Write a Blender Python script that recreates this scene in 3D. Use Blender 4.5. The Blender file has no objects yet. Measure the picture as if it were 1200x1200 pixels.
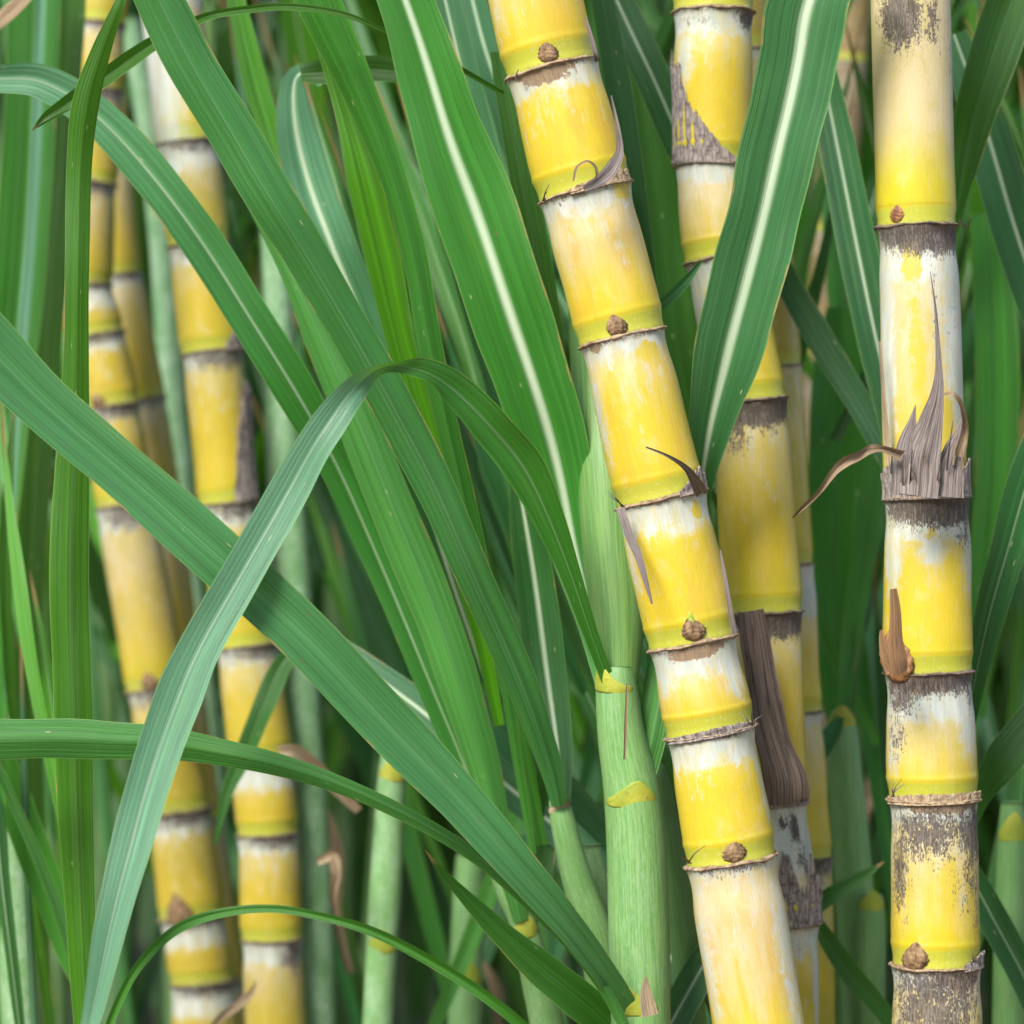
import bpy, math, random
from mathutils import Vector, noise, Matrix

# ------------------------------------------------------------------ camera, sky, sun, exposure
sc = bpy.context.scene
COL = sc.collection
D, W, H0 = 1.5, 0.5, 0.80            # focus distance, picture width there, camera height (m)
cam_d = bpy.data.cameras.new("camera")
cam = bpy.data.objects.new("camera", cam_d)
COL.objects.link(cam)
cam.location = (0, -D, H0)
cam.rotation_euler = (math.radians(90), 0, 0)
cam_d.sensor_width = 36
cam_d.lens = 36 * D / W
cam_d.clip_start = 0.05
cam_d.clip_end = 500
cam_d.dof.use_dof = True
cam_d.dof.focus_distance = D - 0.035
cam_d.dof.aperture_fstop = 7.5
cam_d.dof.aperture_blades = 9
sc.camera = cam

SUN = Vector((-0.50, -0.90, 0.90)).normalized()
world = bpy.data.worlds.new("World")
sc.world = world
world.use_nodes = True
wn = world.node_tree
wn.nodes.clear()
sky = wn.nodes.new("ShaderNodeTexSky")
sky.sky_type = 'NISHITA'
sky.sun_disc = False
sky.sun_elevation = math.asin(SUN.z)
sky.sun_rotation = math.atan2(SUN.x, SUN.y)
bg = wn.nodes.new("ShaderNodeBackground")
bg.inputs[1].default_value = 0.10
wo = wn.nodes.new("ShaderNodeOutputWorld")
wn.links.new(sky.outputs[0], bg.inputs[0])
wn.links.new(bg.outputs[0], wo.inputs[0])
sd = bpy.data.lights.new("sun", 'SUN')
sd.energy = 3.5
sd.angle = math.radians(22)
sd.color = (1.0, 0.96, 0.88)
so = bpy.data.objects.new("sun", sd)
COL.objects.link(so)
so.rotation_euler = (-SUN).to_track_quat('-Z', 'Y').to_euler()
sc.view_settings.view_transform = 'Standard'
sc.view_settings.look = 'None'
sc.view_settings.gamma = 1
sc.view_settings.exposure = 1.0
sc.render.engine = 'CYCLES'
sc.cycles.max_bounces = 8
sc.cycles.diffuse_bounces = 4
sc.cycles.transmission_bounces = 4

CAM = Vector((0, -D, H0))


def S(d):
    return W / D * d / 1200.0


def P(px, py, d):
    s = S(d)
    return Vector(((px - 600) * s, d - D, H0 - (py - 600) * s))


# ------------------------------------------------------------------ node helper
class NT:
    def __init__(s, name):
        s.m = bpy.data.materials.new(name)
        s.m.use_nodes = True
        s.t = s.m.node_tree
        s.t.nodes.clear()
        s.out = s.t.nodes.new("ShaderNodeOutputMaterial")

    def n(s, typ, **kw):
        x = s.t.nodes.new(typ)
        for k, v in kw.items():
            setattr(x, k, v)
        return x

    def put(s, sock, v):
        if v is None:
            return
        if hasattr(v, "links"):
            s.t.links.new(v, sock)
        elif isinstance(v, (tuple, list)):
            sock.default_value = tuple(v) if len(v) == len(sock.default_value) else tuple(v) + (1,)
        else:
            sock.default_value = v

    def math(s, op, a, b=None, c=None, clamp=False):
        x = s.n("ShaderNodeMath", operation=op, use_clamp=clamp)
        s.put(x.inputs[0], a)
        s.put(x.inputs[1], b)
        s.put(x.inputs[2], c)
        return x.outputs[0]

    def mix(s, f, a, b, mode='MIX'):
        x = s.n("ShaderNodeMix", data_type='RGBA', blend_type=mode)
        s.put(x.inputs[0], f)
        s.put(x.inputs[6], a)
        s.put(x.inputs[7], b)
        return x.outputs[2]

    def ss(s, v, a, b, c=0.0, d=1.0):
        x = s.n("ShaderNodeMapRange", interpolation_type='SMOOTHSTEP')
        s.put(x.inputs[0], v)
        for i, q in enumerate((a, b, c, d)):
            s.put(x.inputs[i + 1], q)
        return x.outputs[0]

    def attr(s, name, out=2):
        x = s.n("ShaderNodeAttribute", attribute_name=name)
        return x.outputs[out]          # 0 colour, 1 vector, 2 fac

    def noise(s, vec, scale, detail=3, rough=0.55, sc3=None):
        if sc3:
            m = s.n("ShaderNodeVectorMath", operation='MULTIPLY')
            s.put(m.inputs[0], vec)
            m.inputs[1].default_value = sc3
            vec = m.outputs[0]
        x = s.n("ShaderNodeTexNoise")
        s.put(x.inputs["Vector"], vec)
        x.inputs["Scale"].default_value = scale
        x.inputs["Detail"].default_value = detail
        x.inputs["Roughness"].default_value = rough
        return x.outputs[0]

    def bump(s, h, strength, dist):
        x = s.n("ShaderNodeBump")
        s.put(x.inputs["Height"], h)
        x.inputs["Strength"].default_value = strength
        x.inputs["Distance"].default_value = dist
        return x.outputs[0]

    def bsdf(s, col, rough, normal=None, spec=0.4, coat=None):
        b = s.n("ShaderNodeBsdfPrincipled")
        s.put(b.inputs["Base Color"], col)
        s.put(b.inputs["Roughness"], rough)
        b.inputs["Specular IOR Level"].default_value = spec
        if normal is not None:
            s.put(b.inputs["Normal"], normal)
        return b

    def finish(s, sh):
        s.t.links.new(sh, s.out.inputs[0])
        return s.m


# ------------------------------------------------------------------ materials
def mat_leaf():
    k = NT("leaf_green")
    uv = k.n("ShaderNodeUVMap", uv_map="uv")
    sep = k.n("ShaderNodeSeparateXYZ")
    k.put(sep.inputs[0], uv.outputs[0])
    u, v = sep.outputs[0], sep.outputs[1]
    tone, lum, pale, rib, seed = (k.attr(a) for a in ("tone", "lum", "pale", "rib", "seed"))
    cmb = k.n("ShaderNodeCombineXYZ")
    k.put(cmb.inputs[0], u)
    k.put(cmb.inputs[1], v)
    k.put(cmb.inputs[2], seed)
    vec = cmb.outputs[0]
    n_long = k.noise(vec, 1.0, 3, 0.6, (5, 3, 1))
    n_fine = k.noise(vec, 1.0, 2, 0.6, (55, 2.0, 1))
    n_hair = k.noise(vec, 1.0, 2, 0.7, (190, 3.0, 1))
    cu = k.math('ABSOLUTE', k.math('SUBTRACT', u, 0.5))
    blue, mid, yel = (0.024, 0.150, 0.038), (0.038, 0.205, 0.020), (0.062, 0.235, 0.001)
    c = k.mix(k.ss(tone, 0.0, 0.5), blue, mid)
    c = k.mix(k.ss(tone, 0.5, 1.0), c, yel)
    c = k.mix(pale, c, (0.19, 0.41, 0.28))
    # vein streaks and broad mottling
    band = k.ss(k.noise(vec, 1.0, 3, 0.6, (11, 0.7, 1)), 0.30, 0.70)
    vein = k.ss(n_fine, 0.30, 0.70)
    hairv = k.ss(n_hair, 0.30, 0.70)
    f = k.math('MULTIPLY_ADD', band, 0.36, 0.58)
    f = k.math('ADD', f, k.math('MULTIPLY', vein, 0.28))
    f = k.math('ADD', f, k.math('MULTIPLY', hairv, 0.16))
    f = k.math('MULTIPLY', f, k.math('MULTIPLY_ADD', n_long, 0.6, 0.72))
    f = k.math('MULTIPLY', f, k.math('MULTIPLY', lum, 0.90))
    # dusty grey bloom lying in patches along the blade
    dust = k.ss(k.noise(vec, 1.0, 5, 0.65, (4, 1.3, 1)), 0.46, 0.72)
    dust = k.math('MULTIPLY', dust, k.math('MULTIPLY_ADD', hairv, 0.14, 0.06))
    c = k.mix(dust, c, (0.20, 0.30, 0.19))
    g = k.n("ShaderNodeCombineColor")
    for i in range(3):
        k.put(g.inputs[i], f)
    c = k.mix(1.0, c, g.outputs[0], 'MULTIPLY')
    # yellowing streaks on old blades
    y = k.math('MULTIPLY', k.ss(n_long, 0.58, 0.75), 0.16)
    c = k.mix(y, c, (0.16, 0.22, 0.02))
    # pale margin
    e = k.math('MULTIPLY', k.ss(cu, 0.476, 0.492), 0.45)
    c = k.mix(e, c, (0.26, 0.40, 0.12))
    eb = k.math('MULTIPLY', k.ss(k.math('ADD', cu, k.math('MULTIPLY', k.math('SUBTRACT', n_fine, 0.5), 0.05)), 0.462, 0.480), k.ss(k.noise(vec, 1.0, 4, 0.7, (1.5, 7, 1)), 0.56, 0.64))
    c = k.mix(k.math('MULTIPLY', eb, 0.75), c, (0.36, 0.25, 0.10))
    # midrib
    wob = k.math('MULTIPLY_ADD', n_long, 0.008, -0.004)
    w1 = k.math('MULTIPLY', rib, 0.012)
    w2 = k.math('MULTIPLY_ADD', rib, 0.100, 0.012)
    rm = k.ss(k.math('ADD', cu, wob), w2, w1)
    rm = k.math('MULTIPLY', rm, k.math('MINIMUM', k.math('MULTIPLY', rib, 1.25), 0.92))
    rm = k.math('MULTIPLY', rm, k.math('MULTIPLY_ADD', k.noise(vec, 1.0, 3, 0.6, (3, 2.2, 1)), 0.6, 0.62))
    c = k.mix(rm, c, (0.48, 0.58, 0.41))
    # rust specks, pale chewed spots
    vo = k.n("ShaderNodeTexVoronoi")
    mm = k.n("ShaderNodeVectorMath", operation='MULTIPLY')
    k.put(mm.inputs[0], vec)
    mm.inputs[1].default_value = (9, 26, 1)
    k.put(vo.inputs["Vector"], mm.outputs[0])
    vo.inputs["Scale"].default_value = 1
    sepc = k.n("ShaderNodeSeparateColor")
    k.put(sepc.inputs[0], vo.outputs["Color"])
    spot = k.math('MULTIPLY', k.ss(vo.outputs["Distance"], 0.16, 0.07), k.ss(sepc.outputs[0], 0.915, 0.93))
    c = k.mix(k.math('MULTIPLY', spot, 0.8), c, (0.45, 0.45, 0.25))
    spot2 = k.math('MULTIPLY', k.ss(vo.outputs["Distance"], 0.14, 0.06), k.ss(sepc.outputs[1], 0.935, 0.945))
    c = k.mix(k.math('MULTIPLY', spot2, 0.85), c, (0.20, 0.10, 0.03))
    c = k.mix(k.ss(k.math('ADD', k.attr('tipd'), k.math('MULTIPLY', k.math('SUBTRACT', n_fine, 0.5), 0.8)), 0.3, 0.6), c, (0.30, 0.17, 0.07))
    h = k.math('ADD', k.math('MULTIPLY', n_fine, 0.6), k.math('MULTIPLY', n_hair, 0.7))
    h = k.math('ADD', h, k.math('MULTIPLY', rm, 0.8))
    h = k.math('ADD', h, k.math('MULTIPLY', band, 1.2))
    nrm = k.bump(h, 0.38, 0.0010)
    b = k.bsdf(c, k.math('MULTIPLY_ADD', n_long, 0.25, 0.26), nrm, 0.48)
    tr = k.n("ShaderNodeBsdfTranslucent")
    k.put(tr.inputs[0], k.mix(0.55, c, (0.15, 0.42, 0.01)))
    k.put(tr.inputs[1], nrm)
    mx = k.n("ShaderNodeMixShader")
    k.put(mx.inputs[0], k.math('MULTIPLY', k.math('SUBTRACT', 1.0, rm), 0.30))
    k.t.links.new(b.outputs[0], mx.inputs[1])
    k.t.links.new(tr.outputs[0], mx.inputs[2])
    return k.finish(mx.outputs[0])


def mat_cane():
    k = NT("cane_rind")
    f, vt, vb = k.attr("frac"), k.attr("vt"), k.attr("vb")
    pm, ps, pw, py = (k.attr(a) for a in ("p_mould", "p_scar", "p_wax", "p_bare"))
    wax, green, cream, orange, dull, scar = (k.attr(a) for a in ("wax", "green", "cream", "orange", "dull", "scar"))
    cyl = k.attr("cyl", 1)
    streak = k.noise(cyl, 3.2, 4, 0.6, (1, 1, 0.16))
    hair = k.noise(cyl, 16, 3, 0.65, (1, 1, 0.06))
    blot = k.noise(cyl, 1.5, 3, 0.55, (1, 1, 0.5))
    rag = k.noise(cyl, 5, 5, 0.68, (1, 1, 0.75))
    fine = k.noise(cyl, 26, 4, 0.7, (1, 1, 0.45))
    vfib = k.noise(cyl, 22, 3, 0.7, (1, 1, 0.10))
    yel, ylo, crm = (0.54, 0.405, 0.022), (0.50, 0.420, 0.014), (0.52, 0.43, 0.24)
    t = k.math('ADD', f, k.math('MULTIPLY', k.math('SUBTRACT', streak, 0.5), 0.9))
    t = k.math('SUBTRACT', t, k.math('MULTIPLY', k.math('SUBTRACT', cream, 0.5), 0.8))
    c = k.mix(k.ss(t, -0.05, 0.75), crm, yel)
    c = k.mix(k.ss(f, 0.72, 0.92), c, ylo)
    om = k.math('MULTIPLY', k.ss(k.math('ADD', k.math('MULTIPLY', blot, 0.5), k.math('MULTIPLY', streak, 0.5)), 0.46, 0.66), orange)
    c = k.mix(om, c, (0.54, 0.30, 0.045))
    c = k.mix(k.math('MULTIPLY', k.ss(blot, 0.35, 0.65), green), c, (0.37, 0.33, 0.030))
    c = k.mix(dull, c, (0.19, 0.13, 0.055))
    # hairline streaks in the rind
    hm = k.math('MULTIPLY', k.ss(hair, 0.60, 0.78), 0.28)
    c = k.mix(hm, c, (0.42, 0.23, 0.05))
    hm2 = k.math('MULTIPLY', k.ss(hair, 0.40, 0.25), 0.30)
    c = k.mix(hm2, c, (0.60, 0.49, 0.27))
    # cloudy greenish and tan clouding of the rind
    cl = k.noise(cyl, 2.4, 5, 0.65, (1, 1, 0.6))
    c = k.mix(k.math('MULTIPLY', k.ss(cl, 0.50, 0.70), 0.40), c, (0.40, 0.35, 0.04))
    c = k.mix(k.math('MULTIPLY', k.ss(cl, 0.46, 0.30), 0.35), c, (0.56, 0.45, 0.22))
    # brown pin specks
    sp = k.math('MULTIPLY', k.ss(fine, 0.66, 0.74), 0.6)
    c = k.mix(sp, c, (0.30, 0.17, 0.05))
    # root band: greener, a growth ring on top of it
    rb = k.ss(k.math('ADD', vb, k.math('MULTIPLY', rag, 0.06)), 0.52, 0.42)
    c = k.mix(k.math('MULTIPLY', rb, 0.75), c, (0.37, 0.40, 0.050))
    gr = k.math('MULTIPLY', k.ss(k.math('ABSOLUTE', k.math('SUBTRACT', vb, 0.50)), 0.06, 0.015), 0.55)
    c = k.mix(gr, c, (0.40, 0.32, 0.015))
    # wax bloom: ragged white band under each ring + authored patches
    wl = k.math('ADD', wax, k.math('MULTIPLY', k.math('SUBTRACT', rag, 0.5), 1.1))
    wl = k.math('ADD', wl, k.math('MULTIPLY', k.math('SUBTRACT', streak, 0.5), 0.7))
    wm = k.ss(k.math('SUBTRACT', wl, vt), -0.10, 0.20)
    wp = k.ss(k.math('ADD', pw, k.math('MULTIPLY', k.math('SUBTRACT', rag, 0.5), 1.1)), 0.32, 0.80)
    wm = k.math('MAXIMUM', wm, wp)
    yb = k.ss(k.math('ADD', py, k.math('MULTIPLY', k.math('SUBTRACT', rag, 0.5), 1.2)), 0.42, 0.60)
    wm = k.math('MULTIPLY', wm, k.math('SUBTRACT', 1.0, yb))
    rub = k.noise(cyl, 4.5, 6, 0.72, (1, 1, 0.28))
    wm = k.math('MULTIPLY', wm, k.math('MULTIPLY_ADD', k.ss(rub, 0.38, 0.54), 0.42, 0.58))
    bloom = k.math('MULTIPLY', k.ss(k.math('ADD', rub, k.math('MULTIPLY', k.math('SUBTRACT', 0.6, f), 0.25)), 0.58, 0.72), 0.42)
    wm = k.math('MAXIMUM', wm, bloom)
    wc = k.mix(k.ss(streak, 0.35, 0.65), (0.37, 0.425, 0.395), (0.51, 0.54, 0.51))
    wc = k.mix(k.math('MULTIPLY', k.ss(fine, 0.58, 0.70), 0.35), wc, (0.26, 0.25, 0.22))
    c = k.mix(k.math('MULTIPLY', wm, k.math('MULTIPLY_ADD', blot, 0.30, 0.74), clamp=True), c, wc)
    c = k.mix(k.math('MULTIPLY', yb, 0.8), c, (0.50, 0.39, 0.03))
    # scurfy brown skin under the ring
    sl = k.math('ADD', scar, k.math('MULTIPLY', k.math('SUBTRACT', rag, 0.5), 0.5))
    sm = k.ss(k.math('SUBTRACT', sl, vt), -0.02, 0.05)
    sp2 = k.ss(k.math('ADD', ps, k.math('MULTIPLY', k.math('SUBTRACT', rag, 0.5), 1.2)), 0.42, 0.56)
    sm = k.math('MAXIMUM', sm, sp2)
    scol = k.mix(vfib, (0.07, 0.04, 0.02), (0.36, 0.24, 0.14))
    c = k.mix(k.math('MULTIPLY', sm, 0.92), c, scol)
    # sooty mould: dense patch breaking up into specks
    ml = k.math('ADD', pm, k.math('MULTIPLY', k.math('SUBTRACT', fine, 0.5), 1.5))
    ml = k.math('ADD', ml, k.math('MULTIPLY', k.math('SUBTRACT', rag, 0.5), 1.0))
    ml = k.math('ADD', ml, k.math('MULTIPLY', k.math('SUBTRACT', vfib, 0.5), 0.9))
    mm = k.math('MULTIPLY', k.ss(ml, 0.46, 0.64), 0.93)
    mcol = k.mix(k.ss(vfib, 0.42, 0.68), (0.035, 0.028, 0.028), (0.17, 0.14, 0.128))
    c = k.mix(mm, c, mcol)
    sl2 = k.math('MULTIPLY', k.ss(k.math('ADD', fine, k.math('MULTIPLY', pm, 0.18)), 0.70, 0.76), 0.85)
    c = k.mix(sl2, c, (0.06, 0.045, 0.035))
    # root dots in the band above each joint
    vo = k.n("ShaderNodeTexVoronoi")
    k.put(vo.inputs["Vector"], cyl)
    vo.inputs["Scale"].default_value = 6.5
    vo.inputs["Randomness"].default_value = 0.7
    rd = k.math('MULTIPLY', k.ss(vo.outputs["Distance"], 0.30, 0.14), k.math('MULTIPLY', k.ss(vb, 0.46, 0.36), k.ss(vb, 0.05, 0.14)))
    c = k.mix(k.math('MULTIPLY', rd, 0.38), c, (0.50, 0.47, 0.20))
    # scratches through the bloom and grime caught along the joint
    scr = k.noise(cyl, 9, 2, 0.5, (1.6, 1.6, 0.10))
    c = k.mix(k.math('MULTIPLY', k.ss(k.math('ABSOLUTE', k.math('SUBTRACT', scr, 0.5)), 0.012, 0.003), 0.30), c, (0.30, 0.20, 0.07))
    gm = k.math('MULTIPLY', k.ss(k.math('ADD', vt, k.math('MULTIPLY', rag, 0.25)), 0.30, 0.16), k.ss(k.math('ADD', fine, k.math('MULTIPLY', blot, 0.5)), 0.62, 0.82))
    gm2 = k.math('MULTIPLY', k.ss(k.math('ADD', vb, k.math('MULTIPLY', rag, 0.2)), 0.22, 0.10), k.ss(fine, 0.40, 0.62))
    c = k.mix(k.math('MULTIPLY', k.math('MAXIMUM', gm, k.math('MULTIPLY', gm2, 0.7)), 0.85), c, (0.13, 0.095, 0.07))
    r = k.math('ADD', 0.30, k.math('MULTIPLY', wm, 0.28), clamp=True)
    r = k.math('ADD', r, k.math('MULTIPLY', k.math('MAXIMUM', mm, sm), 0.40), clamp=True)
    h = k.math('ADD', k.math('MULTIPLY', hair, 0.5), k.math('MULTIPLY', fine, 0.5))
    h = k.math('ADD', h, k.math('MULTIPLY', k.math('MAXIMUM', mm, sm), k.math('MULTIPLY_ADD', vfib, 1.6, 0.2)))
    h = k.math('ADD', h, k.math('MULTIPLY', wm, 0.3))
    nrm = k.bump(h, 0.35, 0.0008)
    b = k.bsdf(c, r, nrm, 0.42)
    b.inputs["Subsurface Weight"].default_value = 0.12
    b.inputs["Subsurface Radius"].default_value = (1.0, 0.7, 0.2)
    b.inputs["Subsurface Scale"].default_value = 0.003
    return k.finish(b.outputs[0])


def mat_dry(name, c1, c2, c3):
    k = NT(name)
    uv = k.n("ShaderNodeUVMap", uv_map="uv")
    seed = k.attr("seed")
    cmb = k.n("ShaderNodeVectorMath", operation='ADD')
    k.put(cmb.inputs[0], uv.outputs[0])
    k.put(cmb.inputs[1], seed)
    vec = cmb.outputs[0]
    fib = k.noise(vec, 1, 4, 0.7, (26, 5, 1))
    hair = k.noise(vec, 1, 3, 0.7, (110, 12, 1))
    bl = k.noise(vec, 1, 4, 0.6, (6, 14, 1))
    c = k.mix(k.ss(fib, 0.34, 0.66), c1, c2)
    c = k.mix(k.math('MULTIPLY', k.ss(hair, 0.55, 0.72), 0.7), c, c3)
    c = k.mix(k.math('MULTIPLY', k.ss(bl, 0.52, 0.68), 0.6), c, (0.035, 0.028, 0.028))
    nrm = k.bump(k.math('ADD', fib, k.math('MULTIPLY', hair, 0.7)), 0.8, 0.0016)
    b = k.bsdf(c, 0.8, nrm, 0.2)
    return k.finish(b.outputs[0])


def mat_shoot():
    k = NT("shoot_sheath")
    cyl = k.attr("cyl", 1)
    tone, pale, lum = k.attr("tone"), k.attr("pale"), k.attr("lum")
    line = k.noise(cyl, 14, 2, 0.6, (1, 1, 0.03))
    line2 = k.noise(cyl, 30, 3, 0.6, (1, 1, 0.05))
    frost = k.noise(cyl, 17, 5, 0.7, (1, 1, 0.22))
    bl = k.noise(cyl, 1.3, 3, 0.5, (1, 1, 0.4))
    c = k.mix(tone, (0.100, 0.25, 0.105), (0.21, 0.37, 0.075))
    c = k.mix(k.math('MULTIPLY', k.ss(line, 0.40, 0.60), 0.62), c, (0.07, 0.22, 0.05))
    c = k.mix(k.math('MULTIPLY', k.ss(line2, 0.52, 0.66), k.math('MULTIPLY_ADD', pale, 0.35, 0.08)), c, (0.36, 0.50, 0.24))
    c = k.mix(k.math('MULTIPLY', k.ss(k.math('ADD', frost, k.math('MULTIPLY', bl, 0.4)), 0.58, 0.92), k.math('MULTIPLY', pale, 0.55)), c, (0.42, 0.55, 0.43))
    g = k.n("ShaderNodeCombineColor")
    for i in range(3):
        k.put(g.inputs[i], lum)
    c = k.mix(1.0, c, g.outputs[0], 'MULTIPLY')
    b = k.bsdf(c, 0.45, k.bump(k.math('ADD', line, line2), 0.3, 0.0008), 0.4)
    return k.finish(b.outputs[0])


def mat_simple(name, c1, c2, scale, rough=0.7, bump=0.5, sc3=(1, 1, 1)):
    k = NT(name)
    tc = k.n("ShaderNodeTexCoord")
    n1 = k.noise(tc.outputs["Object"], scale, 5, 0.65, sc3)
    n2 = k.noise(tc.outputs["Object"], scale * 4, 3, 0.65, sc3)
    c = k.mix(k.ss(n1, 0.32, 0.68), c1, c2)
    c = k.mix(k.math('MULTIPLY', k.ss(n2, 0.5, 0.7), 0.4), c, tuple(x * 0.35 for x in c1))
    b = k.bsdf(c, rough, k.bump(n2, bump, 0.001), 0.3)
    return k.finish(b.outputs[0])


M_LEAF, M_CANE, M_SHOOT = mat_leaf(), mat_cane(), mat_shoot()
M_DRY = mat_dry("dry_sheath", (0.12, 0.09, 0.085), (0.42, 0.36, 0.33), (0.62, 0.56, 0.51))
M_DRYD = mat_dry("dry_sheath_dark", (0.07, 0.05, 0.042), (0.24, 0.18, 0.145), (0.42, 0.35, 0.30))
M_STRAW = mat_dry("dry_straw", (0.28, 0.18, 0.10), (0.54, 0.42, 0.28), (0.66, 0.56, 0.40))
M_HUSK = mat_dry("bud_husk_skin", (0.15, 0.075, 0.03), (0.42, 0.25, 0.13), (0.54, 0.38, 0.24))
M_RING = mat_simple("leaf_scar_skin", (0.16, 0.10, 0.06), (0.46, 0.34, 0.22), 260, 0.85, 0.9)
M_RINGD = mat_simple("leaf_scar_dark_skin", (0.06, 0.045, 0.04), (0.26, 0.19, 0.14), 260, 0.85, 0.9)
M_BUD = mat_simple("bud_scale", (0.085, 0.045, 0.022), (0.36, 0.23, 0.12), 420, 0.6, 0.8, (1, 1, .4))
M_BUDR = mat_simple("bud_scale_russet", (0.13, 0.045, 0.02), (0.44, 0.23, 0.10), 300, 0.5, 0.8, (1, 1, .35))
M_BUDTIP = mat_simple("bud_green_tip", (0.22, 0.30, 0.03), (0.42, 0.44, 0.06), 200, 0.5)
M_COLLAR = mat_simple("collar_skin", (0.21, 0.27, 0.030), (0.37, 0.37, 0.05), 60, 0.5, 0.4)
M_SOIL = mat_simple("soil_litter", (0.09, 0.06, 0.035), (0.26, 0.19, 0.11), 9, 0.95, 0.9)


# ------------------------------------------------------------------ object helpers
def tag(o, label=None, cat=None, group=None, kind=None):
    if label:
        o["label"] = label
    if cat:
        o["category"] = cat
    if group:
        o["group"] = group
    if kind:
        o["kind"] = kind
    return o


def empty(name, loc):
    o = bpy.data.objects.new(name, None)
    COL.objects.link(o)
    o.location = loc
    o.empty_display_size = 0.02
    return o


def make(name, V, F, mat, parent=None, origin=None, uv=None, attrs=None, vecs=None, smooth=True):
    """world-space verts -> one object; attrs: name -> float list or constant; vecs: name -> vector list"""
    if parent is not None:
        org = parent.matrix_world.translation if False else Vector(parent.get("_o", (0, 0, 0)))
    org = ORG[parent] if parent is not None else (Vector(origin) if origin is not None else Vector(V[0]))
    me = bpy.data.meshes.new(name)
    me.from_pydata([tuple(Vector(v) - org) for v in V], [], F)
    n = len(V)
    for a, val in (attrs or {}).items():
        at = me.attributes.new(a, 'FLOAT', 'POINT')
        at.data.foreach_set("value", val if isinstance(val, list) else [float(val)] * n)
    for a, val in (vecs or {}).items():
        at = me.attributes.new(a, 'FLOAT_VECTOR', 'POINT')
        at.data.foreach_set("vector", [q for v in val for q in v])
    if uv is not None:
        ul = me.uv_layers.new(name="uv")
        buf = []
        for lp in me.loops:
            buf.extend(uv[lp.vertex_index])
        ul.data.foreach_set("uv", buf)
    if smooth:
        me.polygons.foreach_set("use_smooth", [True] * len(me.polygons))
    me.materials.append(mat)
    me.update()
    o = bpy.data.objects.new(name, me)
    COL.objects.link(o)
    if parent is not None:
        o.parent = parent
    else:
        o.location = org
    ORG[o] = org
    return o


ORG = {}


def thing(name, loc, label, cat, group=None):
    o = empty(name, loc)
    ORG[o] = Vector(loc)
    return tag(o, label, cat, group)


def cr(pts, per):
    """Catmull-Rom through tuples"""
    out = []
    n = len(pts)
    for i in range(n - 1):
        p0, p1, p2, p3 = pts[max(i - 1, 0)], pts[i], pts[i + 1], pts[min(i + 2, n - 1)]
        m = per
        for j in range(m):
            t = j / m
            t2, t3 = t * t, t * t * t
            out.append(tuple(0.5 * (2 * b + (c - a) * t + (2 * a - 5 * b + 4 * c - d) * t2 + (3 * b - a - 3 * c + d) * t3)
                             for a, b, c, d in zip(p0, p1, p2, p3)))
    out.append(tuple(pts[-1]))
    return out


_seed = [0.0]


def nseed():
    _seed[0] += 3.71
    return _seed[0] % 97.0


# ------------------------------------------------------------------ blades
def ribbon(C, HW, WD, ND, fold, NU, ripple, seed, curl=0.0):
    """C centres, HW half widths, WD width directions, ND normals -> V, F, UV"""
    V, F, UV = [], [], []
    n = len(C)
    ln = 0.0
    cf, sf = math.cos(fold), math.sin(fold)
    for i in range(n):
        if i:
            ln += (C[i] - C[i - 1]).length
        for j in range(NU):
            x = -1 + 2 * j / (NU - 1)
            a = abs(x)
            off = sf * (a - 0.06 * (1 - a) ** 2) + curl * a * a
            rp = ripple * a * a * (noise.noise(Vector((ln * 11, (1 if x > 0 else 7) + seed, 0.3))))
            V.append(C[i] + WD[i] * (HW[i] * x * cf) + ND[i] * (HW[i] * off + rp))
            UV.append((j / (NU - 1), ln * 3.0))
    for i in range(n - 1):
        for j in range(NU - 1):
            a = i * NU + j
            F.append((a, a + 1, a + NU + 1, a + NU))
    return V, F, UV


BL = []


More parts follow.
